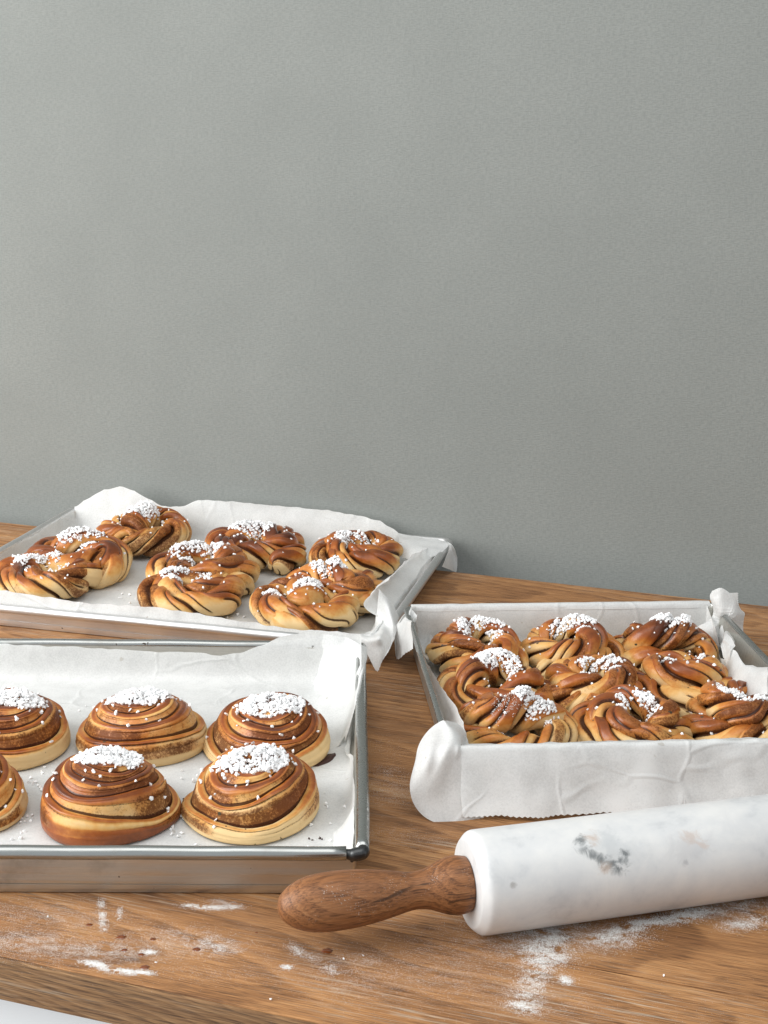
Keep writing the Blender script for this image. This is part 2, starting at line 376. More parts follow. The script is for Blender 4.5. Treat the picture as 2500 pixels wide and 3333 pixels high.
tB = tray('B', 0, 58.7, 44.2, 2.7, .55, .5, 'shallow aluminium tray at the back holding nine knotted buns', M_ALU, M_ALU, .35)
loop = [(p[0], p[1], 2.71) for p in rrect(0, 58.7, 0, 44.2, 1.3, 7)]
def dense(P, step=2.0):
    out = []
    for a, b in zip(P, P[1:] + P[:1]):
        a, b = np.array(a), np.array(b); n = max(1, int(np.linalg.norm(b - a) / step))
        out += [a + (b - a) * i / n for i in range(n)]
    return np.array(out)
def ring_tube(P, r, k=14):
    V, Fc = tube(P, r, k, False); n = len(P)
    # bring the last ring to the first with the nearest matching turn
    a = V[(n - 1) * k:(n) * k]; b = V[:k]; s = min(range(k), key=lambda q: np.linalg.norm(a - np.roll(b, -q, 0)))
    return V, Fc + [((n - 1) * k + j, (n - 1) * k + (j + 1) % k, ((j + 1) + s) % k, (j + s) % k) for j in range(k)]
mesh('rim', *ring_tube(wav(dense(loop), .07, 9), .56), M_ALU, tB)

tC = tray('C', 0, 37.2, 39.6, 5.4, .33, .3, 'deep steel tray with nine crowded knotted buns, behind the rolling pin', M_STEEL, M_RIM, .5)
loop = [(p[0], p[1], 5.41) for p in rrect(0, 37.2, 0, 39.6, .8, 6)]
mesh('rim', *ring_tube(wav(dense(loop), .07, 5), .34, 12), M_RIM, tC)

# ------------------------------------------------------------------ baking paper
def pw1(tab):
    x = [a for a, _ in tab]; y = [b for _, b in tab]
    return lambda q: np.interp(q, x, y)

def liner(u0, u1, v0, v1, zl, zr, zf, zb, crumple, seed, fit=None, rp=1.5, leanR=None, leanL=None, leanB=None, nu=150, nv=120, floor=.2):
    """one sheet pressed into a tray: floor and four walls of given edge heights"""
    side = [(0, 1.0), (.05, .72), (.12, .45), (.30, .22), (.65, .08), (1.3, .015), (2.4, 0)]
    def axis(a, b, n):
        L = [(a + d, t, 0) for d, t in side]; Rr = [(b - d, 0, t) for d, t in side][::-1]
        m = [(x, 0, 0) for x in np.linspace(a + 2.4, b - 2.4, n)[1:-1]]
        T = np.array(L + m + Rr); k = np.arange(len(T)); q = np.linspace(0, len(T) - 1, len(T) * 2 - 1)
        return np.stack([np.interp(q, k, T[:, c]) for c in range(3)], 1)
    U, Vv = axis(u0, u1, nu // 2), axis(v0, v1, nv // 2)
    uu, vv = np.meshgrid(U[:, 0], Vv[:, 0]); tl, tf = np.meshgrid(U[:, 1], Vv[:, 1]); tr, tb = np.meshgrid(U[:, 2], Vv[:, 2])
    z = np.maximum(np.maximum(tl * zl(vv), tr * zr(vv)), np.maximum(tf * zf(uu), tb * zb(uu)))
    X, Y = uu.copy(), vv.copy()
    if leanR: X += tr ** rp * leanR(vv)
    if leanL: X += tl ** 1.5 * leanL(vv)
    if leanB: Y += tb ** 1.5 * leanB(uu)
    P = np.stack([X, Y, z + floor], -1).reshape(-1, 3)
    wall_t = np.maximum(np.maximum(tl, tr), np.maximum(tf, tb)).ravel()
    for i in range(len(P)):
        p = P[i]
        a = mn.noise((p[0] * .22 + seed, p[1] * .22, p[2] * .3)); b = mn.noise((p[0] * .8, p[1] * .8 + seed, p[2] * .7)); c = abs(mn.noise((p[0] * .35 - seed, p[1] * .35, p[2] * .5 + 7)))
        k = crumple * (.35 + wall_t[i])
        P[i, 2] += max(0, .10 * (a + .35) + .05 * c) * (1 - wall_t[i]) + .25 * k * b * wall_t[i]
        P[i, 0] += k * (.5 * a - .5 * c + .12 * b) * wall_t[i] * .6; P[i, 1] += k * (.5 * c - .5 * a + .12 * b) * wall_t[i] * .6
    if fit:                                    # stay inside the dish and its rolled rim
        x0, x1, y1, h, rr, taper = fit; z = P[:, 2]
        lim = np.where(z < h, rr * .85 + .17 + taper * np.clip(1 - z / h, 0, 1), 0)
        lim = np.maximum(lim, np.where(np.abs(z - h) < rr + .05, np.sqrt(np.maximum(0, (rr + .05) ** 2 - (z - h) ** 2)), -3))
        P[:, 0] = np.clip(P[:, 0], x0 + lim, x1 - lim); P[:, 1] = np.clip(P[:, 1], lim, y1 - lim)
    n, m = uu.shape
    return P, grid_faces(n, m)

def flap(rows, nu=40, nv=24, crumple=.12, seed=1.0, tooth=(), across=False):
    """loft through rows of points; tooth = which borders are saw-toothed ('first','last','start','end')"""
    R_ = np.array([crom(r, nu) for r in rows]); G = np.stack([crom(R_[:, j], nv) for j in range(nu)], 1)
    G = G.copy()
    for i in range(nv):
        for j in range(nu):
            p = G[i, j]
            G[i, j] = p + crumple * np.array([mn.noise((p[0] * .5 + seed, p[1] * .5, p[2] * .5)), mn.noise((p[0] * .5, p[1] * .5 + seed, p[2] * .5)), mn.noise((p[0] * .5, p[1] * .5, p[2] * .5 + seed))])
    for t in tooth:
        if t == 'last': G[-1, ::2] += .45 * (G[-2, ::2] - G[-1, ::2]) / np.maximum(1e-6, np.linalg.norm(G[-2, ::2] - G[-1, ::2], axis=1))[:, None] * .28
        if t == 'first': G[0, ::2] += .45 * (G[1, ::2] - G[0, ::2]) / np.maximum(1e-6, np.linalg.norm(G[1, ::2] - G[0, ::2], axis=1))[:, None] * .28
        if t == 'end': G[::2, -1] += .45 * (G[::2, -2] - G[::2, -1]) / np.maximum(1e-6, np.linalg.norm(G[::2, -2] - G[::2, -1], axis=1))[:, None] * .28
        if t == 'start': G[::2, 0] += .45 * (G[::2, 1] - G[::2, 0]) / np.maximum(1e-6, np.linalg.norm(G[::2, 1] - G[::2, 0], axis=1))[:, None] * .28
    return G.reshape(-1, 3), grid_faces(nv, nu)

def paper(fr, parts, label):
    V, Fc, S = [], [], []; off = 0
    for p in parts: V.append(p[0]); Fc.append(p[1] + off); off += len(p[0]); S += [len(p) < 3] * len(p[1])
    o = mesh('baking_paper', np.concatenate(V), np.concatenate(Fc), M_PAPER, None, (FRAME[fr][0], FRAME[fr][1], 0), FRAME[fr][2])
    if len(o.data.polygons) == len(S): o.data.polygons.foreach_set('use_smooth', S)
    return props(o, label, 'baking paper', 'sheets of baking paper lining the trays')

# steel tray: high back edge, right edge slipping down into the tray
A_back = pw1([(-24, 3.9), (-4, 4.0), (4, 3.75), (9, 3.5), (13, 3.3), (18, 3.2), (20.5, 2.8), (22.8, 3.2), (25.4, 4.2), (27.7, 5.2), (29.9, 5.7), (31.3, 5.9), (33.5, 5.6), (36, 5.2)])
A_right = pw1([(0, 3.0), (8, 3.1), (16, 3.2), (20, 3.2), (22.5, 2.2), (25, .9), (27.5, .35), (29, .4), (31, 1.7), (34, 2.9), (36.5, 4.2), (39, 5.1), (43, 5.4), (47, 5.5)])
pa = liner(-22.2, 35.35, .7, 46.55, pw1([(0, 3), (47, 3)]), A_right, pw1([(-24, 2), (36, 2)]), A_back, .5, 3.1, (-23, 36.1, 47.2, 4.05, .57, .12),
           leanR=pw1([(0, .05), (19, 0), (24, -.6), (28, -.9), (31, -.3), (36, .35), (39, .95), (43, 1.35), (47, 1.6)]), leanB=pw1([(-24, 0), (25, 0), (30, .3), (36, .55)]))
crease = flap([[(30.5, 1.1, .3), (33, 1.2, .45), (35.2, 1.0, 1.6)], [(32.4, 3.0, .45), (33.8, 3.2, .9), (35.3, 3.2, 2.4)], [(33.4, 6.0, .4), (34.3, 6.6, .8), (35.4, 7.0, 3.0)], [(33.6, 10.5, .3), (34.5, 11, .9), (35.4, 11, 3.0)]], 14, 14, .15, 4)
a_ = lambda x, y, ax, v: at('A', x, y, ax, v)
over = flap([[(28.8, 47.7, 5.0), (28.8, 47.0, .2), (29.5, 41, .15), (30.5, 36.5, .12), (32.6, 31.5, .1), (33.0, 28, .1)],
             [(31.6, 47.0, 5.5), (31.8, 45.6, 1.0), (32.2, 40.6, .55), (32.8, 36, .4), (33.4, 31.5, .3), (33.4, 28.3, .2)],
             [(33.4, 46.8, 5.35), (33.6, 44.2, 2.1), (33.8, 39.8, 1.3), (33.9, 35.4, .85), (33.9, 31.5, .5), (33.7, 28.5, .3)],
             [(34.7, 46.8, 5.2), (35.0, 43.6, 3.4), (35.0, 39, 2.6), (34.8, 35, 1.7), (34.4, 31.5, .9), (34.0, 28.6, .5)],
             [a_(1178, 2100, 'z', 5.0), a_(1180, 2150, 'z', 4.9), a_(1170, 2210, 'z', 4.85), a_(1158, 2262, 'z', 4.5), a_(1146, 2315, 'z', 3.2), a_(1124, 2395, 'z', 1.2)],
             [a_(1198, 2108, 'z', 4.75), a_(1195, 2141, 'z', 4.75), a_(1183, 2190, 'z', 4.75), a_(1170, 2248, 'z', 4.7), a_(1152, 2320, 'z', 3.6), a_(1123, 2415, 'z', 1.0)]], 60, 20, .10, 9, ('last',))
paper('A', [pa, crease, over], 'baking paper under six swirl buns, its right edge slipping off the rim')

# aluminium tray
B_back = pw1([(0, 2.7), (.6, 3.0), (2.2, 4.3), (5.3, 6.2), (7.8, 6.85), (10.3, 6.5), (12.7, 5.2), (14.6, 4.35), (16.6, 4.4), (18.5, 4.8), (20.5, 5.8), (23.4, 5.9), (32, 5.85), (40.4, 5.7), (44, 5.4), (48.2, 4.8), (51, 3.4), (52, 3.1), (58.7, 2.9)])
B_front = pw1([(0, 4.6), (11, 4.5), (17, 4.3), (23, 3.95), (31, 4.3), (39, 3.85), (43, 3.5), (50, 3.2), (57, 3.5), (58.7, 3.5)])
pb = liner(.85, 57.75, .65, 43.3, pw1([(0, 2.5), (44, 2.75)]), pw1([(0, 3.3), (44, 2.9)]), B_front, B_back, .55, 11.7, (0, 58.7, 44.2, 2.71, .56, .35),
           leanB=pw1([(0, 0), (7, 1.0), (14, .7), (20, .9), (30, 1.1), (45, .9), (52, .3), (58, .2)]), leanL=pw1([(0, -.15), (44, -.15)]), leanR=pw1([(0, .1), (44, .1)]))
a_ = lambda x, y, ax, v: at('B', x, y, ax, v)
corner = flap([[a_(1296, 1736, 'z', 3.5), a_(1340, 1744, 'z', 3.5), a_(1390, 1752, 'z', 3.5), a_(1458, 1763, 'z', 3.5)],
               [a_(1298, 1756, 'z', 3.6), a_(1342, 1765, 'z', 3.55), a_(1392, 1772, 'z', 3.55), a_(1460, 1772, 'z', 3.5)],
               [a_(1300, 1780, 'z', 3.3), a_(1345, 1790, 'z', 3.3), a_(1392, 1796, 'z', 3.35), a_(1452, 1782, 'z', 3.4)],
               [a_(1302, 1812, 'z', 2.2), a_(1345, 1822, 'z', 2.4), a_(1388, 1820, 'z', 2.8), a_(1440, 1796, 'z', 3.2)]], 24, 20, .14, 2)
drop = flap([[a_(1452, 1763, 'z', 3.5), a_(1460, 1775, 'u', 59.5), a_(1456, 1800, 'u', 59.5), a_(1438, 1845, 'u', 59.5)],
             [a_(1474, 1777, 'u', 60.0), a_(1476, 1800, 'u', 60.0), a_(1470, 1825, 'u', 60.0), a_(1458, 1853, 'u', 60.0)],
             [a_(1489, 1816, 'u', 60.5), a_(1489, 1830, 'u', 60.5), a_(1488, 1845, 'u', 60.5), a_(1485, 1862, 'u', 60.5)]], 20, 16, .12, 2, ('last',))
# right overhang folded back over the buns
fold = flap([[(57.6, 38.5, 2.8), (57.6, 31, 2.8), (57.6, 22, 2.8), (57.6, 14, 2.9), (57.6, 7.5, 3.0)],
             [(56.7, 37.5, 3.4), (55.9, 30, 3.7), (55.3, 21.5, 4.0), (54.9, 14, 4.4), (55.2, 8.0, 4.7)],
             [a_(1338, 1806, 'z', 4.9), a_(1314, 1828, 'z', 5.1), a_(1288, 1864, 'z', 5.3), a_(1262, 1888, 'z', 5.5), a_(1228, 1910, 'z', 5.8)]], 60, 14, .3, 6, ('last',))
rightwall = flap([[a_(1232, 1920, 'z', 5.3), (57.6, 10, 3.4), (57.7, 5, 3.4), (57.6, 2.5, 3.4), (57.3, .9, 3.5)],
                  [a_(1232, 1962, 'z', 2.2), (57.0, 8, 1.6), (57.2, 5, 1.6), (57.2, 2.5, 1.8), (57.0, .9, 2.2)],
                  [a_(1231, 2010, 'z', .6), (55.7, 6.5, .4), (55.9, 4.5, .4), (56.1, 2.4, .5), (56.2, 1.3, .7)]], 30, 14, .15, 8)
# front right corner thrown over the rim, hanging outside with a saw-toothed edge
hang = flap([[a_(1232, 1916, 'u', 57.4), a_(1229, 1960, 'u', 57.0), a_(1224, 2010, 'u', 56.6), a_(1216, 2048, 'u', 56.0), a_(1170, 2064, 'v', .2), a_(1120, 2067, 'v', .2)],
             [a_(1258, 1944, 'u', 58.2), a_(1258, 1985, 'u', 58.3), a_(1252, 2030, 'u', 58.2), a_(1236, 2066, 'v', -.7), a_(1196, 2086, 'v', -.75), a_(1150, 2090, 'v', -.75)],
             [a_(1283, 1977, 'u', 58.9), a_(1280, 2020, 'u', 59.4), a_(1272, 2056, 'u', 59.6), a_(1250, 2100, 'v', -1.2), a_(1212, 2115, 'v', -1.0), a_(1185, 2110, 'v', -.9)],
             [a_(1298, 2008, 'u', 59.6), a_(1291, 2060, 'u', 60.2), a_(1272, 2102, 'u', 60.6), a_(1248, 2148, 'v', -1.7), a_(1230, 2185, 'v', -1.9), a_(1203, 2140, 'v', -1.2)]], 40, 26, .12, 9, ('last',))
paper('B', [pb, corner, drop, fold, rightwall, hang], 'baking paper in the back tray, its wavy rear edge standing against the wall')

# deep tray
a_ = lambda x, y, ax, v: at('C', x, y, ax, v)
C_back = pw1([(0, 5.35), (1, 5.5), (6.5, 5.45), (21, 5.35), (34, 5.45), (37, 5.35)])
pc = liner(.75, 36.2, .55, 38.95, pw1([(0, 5.0), (9, 4.9), (11, 5.0), (22, 4.3), (25, 4.1), (30, 3.6), (40, 4)]),
           pw1([(0, 5.2), (14, 5.0), (22, 4.8), (25, 4.0), (28, 2.8), (31, 2.8), (34, 4.2), (39, 5.3)]), pw1([(0, 5.55), (37, 5.55)]), C_back, .38, 21.3, (0, 37.2, 39.6, 5.41, .34, .5), .35,
           leanL=pw1([(0, 1.2), (7, 1.5), (11, 1.3), (15, .8), (20, .35), (25, .05), (39, 0)]), leanR=pw1([(0, -1.2), (14, -2.0), (20, -2.5), (25, -2.3), (29, -1.5), (33, -.5), (39, 0)]), leanB=pw1([(0, .35), (37, .35)]))
# rear edge rolled over the rim
us = np.linspace(.6, 36.6, 12)
rear = flap([[(u, 39.12, 5.2) for u in us], [(u, 39.3, 5.72) for u in us], [(u, 39.65, 5.86) for u in us], [(u, 40.1, 5.7) for u in us], [(u, 40.35, 4.6) for u in us], [(u, 40.5, 3.2) for u in us]], 60, 14, .06, 3)
# front apron over the rim down to the table
us = np.array([.9, 4, 7, 10, 14, 18, 23, 28, 33, 37])
def arow(v, z, wob): return [(u, v + wob * math.sin(u * .55 + 1) - wob * .6 * math.sin(u * 1.3), z) for u in us]
front = flap([[(u, .5, 5.60) for u in us], arow(.15, 5.84, .03), arow(-.35, 5.78, .05), arow(-.75, 5.1, .08), arow(-1.4, 3.6, .18), arow(-2.3, 1.9, .3), arow(-3.5, .35, .3)], 110, 34, .14, 5, ('last',))
# bulging left end of the apron
lb_rows = [[a_(1467, 2348, 'u', 1.6), a_(1501, 2360, 'u', 2.1), a_(1519, 2386, 'u', 2.3), a_(1520, 2412, 'u', 2.2), a_(1519, 2435, 'v', .5)],
           [a_(1449, 2345, 'z', 6.3), a_(1476, 2375, 'z', 6.4), a_(1490, 2400, 'z', 6.2), a_(1495, 2428, 'v', -.2), a_(1510, 2442, 'v', -.3)],
           [a_(1432, 2348, 'z', 6.2), a_(1440, 2392, 'z', 6.1), a_(1452, 2440, 'v', -.8), a_(1478, 2480, 'v', -1.0), a_(1508, 2470, 'v', -.75)],
           [a_(1395, 2374, 'z', 5.6), a_(1394, 2450, 'v', -.6), a_(1410, 2520, 'v', -1.6), a_(1450, 2560, 'v', -1.7), a_(1505, 2550, 'v', -1.5)],
           [a_(1370, 2410, 'z', 5.0), a_(1355, 2500, 'v', -.6), a_(1375, 2580, 'v', -1.9), a_(1430, 2620, 'v', -2.4), a_(1500, 2622, 'v', -2.5)],
           [a_(1353, 2466, 'z', 4.2), a_(1334, 2560, 'v', -1.2), a_(1356, 2634, 'v', -2.3), a_(1410, 2674, 'v', -3.3), a_(1496, 2690, 'v', -3.6)]]
lb = flap([r + [tuple(np.array(r[-1]) + (2.2, .45, -.05))] for r in lb_rows], 40, 34, .10, 7, ())
# rear left corner: a flap thrown over the left rim and a curl left inside
lf = flap([[(1.6, 39.3, 5.7), (1.0, 39.2, 5.85), (.5, 38.6, 5.9), (1.0, 36.8, 5.6)],
           [a_(1336, 1986, 'v', 39.0), a_(1322, 1998, 'u', -.1), a_(1330, 2008, 'u', -.1), a_(1352, 2022, 'u', .7)],
           [a_(1310, 2005, 'u', -.7), a_(1304, 2024, 'u', -.8), a_(1318, 2024, 'u', -.6), a_(1338, 2026, 'u', -.5)],
           [a_(1285, 2050, 'u', -1.3), a_(1294, 2070, 'u', -1.2), a_(1318, 2070, 'u', -.9), a_(1342, 2070, 'u', -.6)],
           [a_(1283, 2088, 'u', -1.5), a_(1292, 2146, 'u', -1.3), a_(1320, 2128, 'u', -1.0), a_(1345, 2112, 'u', -.7)]], 22, 26, .10, 12, ('last',))
curl = flap([[(1.2, 38.6, 5.8), (1.0, 37.0, 5.75), (.75, 35.5, 5.5), (.7, 33, 5.2)],
             [a_(1362, 2045, 'u', 1.4), a_(1356, 2065, 'u', 1.0), a_(1356, 2090, 'u', .9), a_(1362, 2110, 'u', .9)],
             [a_(1372, 2073, 'u', 2.2), a_(1372, 2090, 'u', 2.0), a_(1372, 2110, 'u', 1.6), a_(1378, 2130, 'u', 1.2)],
             [a_(1400, 2066, 'u', 2.8), a_(1402, 2085, 'u', 2.7), a_(1400, 2115, 'u', 2.3), a_(1392, 2148, 'u', 1.7)],
             [a_(1412, 2076, 'u', 3.0), a_(1411, 2095, 'u', 2.9), a_(1405, 2125, 'u', 2.5), a_(1396, 2155, 'u', 1.9)]], 22, 26, .08, 13)
# rear right corner: twisted up into a crumpled peak
pk = flap([[a_(2259, 2060, 'v', 36.4), a_(2324, 2108, 'v', 34.4), a_(2345, 2120, 'v', 33.6), a_(2360, 2140, 'u', 34.2), a_(2362, 2180, 'u', 33.4)],
           [a_(2272, 2035, 'v', 36.5), a_(2330, 2062, 'v', 35.0), a_(2340, 2068, 'v', 35.4), a_(2356, 2050, 'v', 34.2), a_(2384, 2110, 'u', 34.4)],
           [a_(2300, 2010, 'v', 36.6), a_(2332, 2022, 'v', 35.8), a_(2346, 2024, 'v', 36.2), a_(2364, 2016, 'v', 35.0), a_(2404, 2086, 'v', 34.4)],
           [a_(2322, 1985, 'v', 36.8), a_(2336, 1995, 'v', 35.4), a_(2358, 2000, 'v', 35.0), a_(2392, 2005, 'v', 35.2), a_(2412, 2060, 'v', 35.4)],
           [a_(2313, 1950, 'v', 37.0), a_(2336, 1965, 'v', 35.6), a_(2366, 1962, 'v', 35.4), a_(2400, 1975, 'v', 35.8), a_(2422, 2004, 'v', 36.4)],
           [a_(2307, 1929, 'v', 37.1), a_(2330, 1928, 'v', 36.0), a_(2360, 1930, 'v', 35.8), a_(2388, 1940, 'v', 36.2), a_(2412, 1975, 'v', 36.8)],
           [a_(2318, 1920, 'v', 37.3), a_(2340, 1922, 'v', 36.5), a_(2365, 1929, 'v', 36.6), a_(2380, 1940, 'v', 37.0), a_(2400, 1955, 'v', 37.3)]], 16, 22, .62, 15) + (False,)
pk2 = flap([[a_(2345, 1920, 'v', 37.6), a_(2372, 1928, 'v', 37.6), a_(2401, 1927, 'v', 37.7)], [a_(2350, 1940, 'v', 37.2), a_(2378, 1946, 'v', 37.2), a_(2401, 1948, 'v', 37.4)], [a_(2360, 1975, 'v', 36.6), a_(2385, 1975, 'v', 36.6), a_(2404, 1972, 'v', 36.9)]], 12, 16, .3, 16, ('end',)) + (False,)
# right side leaning in, with its upper edge folded
rw = flap([[a_(2362, 2150, 'u', 34.2), a_(2380, 2115, 'u', 34.4), a_(2400, 2128, 'u', 34.3), a_(2428, 2163, 'u', 34.0), a_(2500, 2170, 'u', 34.6)],
           [a_(2360, 2185, 'u', 33.2), a_(2385, 2168, 'u', 33.5), a_(2404, 2170, 'u', 33.6), a_(2436, 2174, 'u', 33.7), a_(2500, 2178, 'u', 34.2)],
           [a_(2356, 2220, 'u', 32.6), a_(2378, 2215, 'u', 32.8), a_(2405, 2215, 'u', 33.0), a_(2450, 2205, 'u', 33.2), a_(2500, 2200, 'u', 33.4)],
           [a_(2372, 2262, 'u', 32.2), a_(2392, 2262, 'u', 32.4), a_(2420, 2262, 'u', 32.6), a_(2460, 2262, 'u', 32.8), a_(2500, 2262, 'u', 33.0)]], 20, 20, .22, 17)
ap = [pc, rear, front, lb, lf, curl, pk, pk2, rw]
paper('C', ap, 'baking paper draped over the deep tray\'s front, twisted into a peak behind')

# ------------------------------------------------------------------ dough
rng = np.random.default_rng(7)
def swirl_dough(R, H, n, seed, flip=1, tilt=(0, 0), base=.36, phase=0.0, pale=0.0, foot=0.0, ecc=.12, eca=1.8, low=-1.57):
    """rolled-up dough strip standing on its edge, each inner turn pushed higher than the last into a dome"""
    r_ = np.random.default_rng(seed); ph = r_.uniform(0, 6.28, 10)
    Th = 2 * np.pi * n; N = int(72 * n); K = 50
    q = np.linspace(0, 1, N); t = q * Th
    dirx = np.array([math.cos(ph[8]), math.sin(ph[8])])
    def crest(tt):
        a = np.clip(tt / Th, 0, 1)
        rho = .925 - .88 * a ** .93 + (.026 * np.sin(1.7 * tt + ph[0]) + .012 * np.sin(3.3 * tt + ph[9])) * (1 - a)
        zz = H * (base + (.985 - base) * (1 - (np.clip(rho, 0, 1) / .925) ** 3.1)) + (.32 * np.sin(tt + ph[1]) + .20 * np.sin(2.3 * tt + ph[2])) * (1 - .5 * a)
        return np.maximum(rho * R, .16), zz
    rho, zc = crest(t)
    aa0 = np.clip(t / Th, 0, 1)
    ang_all = flip * t + phase
    zc = zc - .10 * H * np.cos(ang_all - low) * (1 - aa0) ** 1.5
    ro_, zo_ = crest(np.maximum(t - 2 * np.pi, 0)); zo_ = zo_ - .10 * H * np.cos(ang_all - low) * (1 - np.clip(aa0 - 2 * np.pi / Th, 0, 1)) ** 1.5; first = t < 2 * np.pi
    start = 1 - np.clip(t / 1.3, 0, 1)              # the strip's outer end thins out against the bun
    w = .86 * R / n
    c = np.linspace(0, 1, K)
    V = np.zeros((N, K, 3)); A1 = np.zeros((N, K)); A2 = np.zeros((N, K)); A3 = np.zeros((N, K))
    for i in range(N):
        ti = t[i]; lip = .40 * w * (1 + .25 * math.sin(1.9 * ti + ph[3])); blend = smoothstep(4.9, 2 * np.pi + .5, ti)
        # knots of the profile: inner foot, inner flank, crown, crown edge, upper face, fold, lower face, foot
        ri, zi = rho[i] - .95 * w, max(zc[i] - 1.6, .3)
        kr = [rho[i] - .80 * w, rho[i] - .62 * w, rho[i] - .30 * w, rho[i], rho[i] + .42 * lip]
        kz = [zc[i] - 1.3, zc[i] - .40, zc[i] - .06, zc[i], zc[i] - .12 * lip - .03]
        # free (outermost) face down to the tray
        fr_ = [rho[i] + .048 * R, rho[i] + .070 * R, rho[i] + .082 * R, rho[i] + .075 * R, rho[i] + .045 * R]
        fz_ = [zc[i] * .80, zc[i] * .55, zc[i] * .32, zc[i] * .12, 0.0]
        # face that ends in the crevice behind the neighbour's crown
        er, ez = ro_[i] - .34 * w, zo_[i] - .10
        dr, dz = er - rho[i], ez - zc[i]
        gr_ = [rho[i] + dr * .36 + .22 * lip, rho[i] + dr * .62 + .02 * lip, rho[i] + dr * .84 + .05 * lip, er + .03, er]
        gz_ = [zc[i] + dz * .22 , zc[i] + dz * .46, zc[i] + dz * .72, ez, ez - .7]
        b = blend if ti > 4.9 else 0.0
        kr += [x * (1 - b) + y * b for x, y in zip(fr_, gr_)]; kz += [x * (1 - b) + y * b for x, y in zip(fz_, gz_)]
        kk = np.array([0, .08, .18, .30, .40, .54, .68, .80, .92, 1.0])
        P2 = crom(np.c_[kr, kz], 10 * 8)
        src = np.interp(np.linspace(0, 1, 80), np.arange(10) / 9, kk)
        rr = np.interp(c, src, P2[:, 0]); zz = np.interp(c, src, P2[:, 1])
        fold = float(smoothstep(-.5, .3, math.sin(.7 * ti + ph[4])))
        cr = np.exp(-((c - .47) / .030) ** 2) * (.25 + .75 * fold)
        rr = rr - cr * .17 * w + .05 * w * np.exp(-((c - .60) / .05) ** 2) * fold
        rr = rr + .055 * w * np.array([mn.noise((ti * .55 + seed, cc * 8.5, seed * .3)) + .6 * mn.noise((ti * 1.3 + seed, cc * 19, 5)) for cc in c]) * smoothstep(.2, .3, c)
        f2 = float(smoothstep(-.2, .5, math.sin(.9 * ti + ph[2])))
        c2 = np.exp(-((c - .62 - .03 * math.sin(1.1 * ti + ph[1])) / .022) ** 2) * f2; rr = rr - c2 * .10 * w
        if ti < 1.3: rr = rr - start[i] ** 2 * .55 * w * (c > .05); zz = zz * (1 - .25 * start[i] ** 2)
        ang = flip * ti + phase
        wob = 1 + .030 * math.sin(2 * ang + ph[5]) + .018 * math.sin(3 * ang + ph[6])
        ex_ = ecc * R * np.clip(aa0[i] - .12 + (c > .9) * -.0, 0, 1)
        V[i, :, 0] = rr * wob * math.cos(ang) + ex_ * math.cos(eca); V[i, :, 1] = rr * wob * math.sin(ang) + ex_ * math.sin(eca); V[i, :, 2] = zz
        msk = float(smoothstep(.34, .58, .5 + .34 * math.sin(.75 * ti + ph[4]) + .30 * math.sin(1.9 * ti + ph[5])))
        low = smoothstep(.45, .60, c)
        A2[i] = low * (.25 + .75 * msk) * (b if ti > 4.9 else .0) + (1 - (b if ti > 4.9 else 0)) * low * .85 * msk * smoothstep(.30, .45, zz / max(zc[i], .1)) + .6 * smoothstep(.15, .06, c)
        crown = np.exp(-((c - .33) / .11) ** 2)
        A1[i] = .14 + .40 * smoothstep(.10, 1.0, zz / H) + .27 * crown + (.10 * math.sin(1.3 * ti + ph[6]) + .06 * math.sin(3.1 * ti + ph[7])) * (zz > .2 * H) - pale
        if ti < 2 * np.pi: A1[i] += (foot - .10) * (1 - smoothstep(.45, 1.02, zz / max(zc[i], .1)))
        A3[i] = (1.0 * smoothstep(.80, .90, c)) * b + cr * .68 + c2 * .60 + .95 * smoothstep(.16, .09, c)
    P = V.reshape(-1, 3)
    A1 += (.13 * np.sin(np.arange(N) * .035 + ph[0]))[:, None] * smoothstep(.40, .47, c)[None, :] * (1 - 2 * smoothstep(.60, .64, c))[None, :]
    A1 -= .20 * smoothstep(.42, .58, c)[None, :] * (1 - np.clip(A2 * 1.6, 0, 1))
    P[:, 2] += (P[:, 0] * tilt[0] + P[:, 1] * tilt[1]) * np.clip(P[:, 2] / (.5 * H), 0, 1)
    P[:, :2] += np.array(tilt) * -2.2 * (np.clip(P[:, 2] / H, 0, 1.2) ** 1.3)[:, None]
    for i in range(len(P)):
        p = P[i]; P[i] = p + .10 * np.array([mn.noise((p[0] * .5 + seed, p[1] * .5, p[2] * .8)), mn.noise((p[0] * .5, p[1] * .5 - seed, p[2] * .8)), .9 * mn.noise((p[0] * .6, p[1] * .6, p[2] + seed)) * min(1, max(p[2], 0))])
    P[:, 2] = np.maximum(P[:, 2], 0)
    Fc = grid_faces(N, K)
    Fc = Fc if flip > 0 else Fc[:, ::-1]
    P = np.vstack([P, P.reshape(N, K, 3)[-1].mean(0) + (0, 0, .15)]); last = len(P) - 1
    tri = np.array([[(N - 1) * K + j, (N - 1) * K + j + 1, last, last] for j in range(K - 1)])
    Fl = [tuple(f) for f in Fc] + [tuple(f[:3]) for f in tri]
    ex = lambda a: np.append(np.clip(a, 0, 1.2).ravel(), a[-1].mean())
    return P, Fl, {'bake': ex(A1), 'fill': ex(A2), 'seam': ex(A3)}

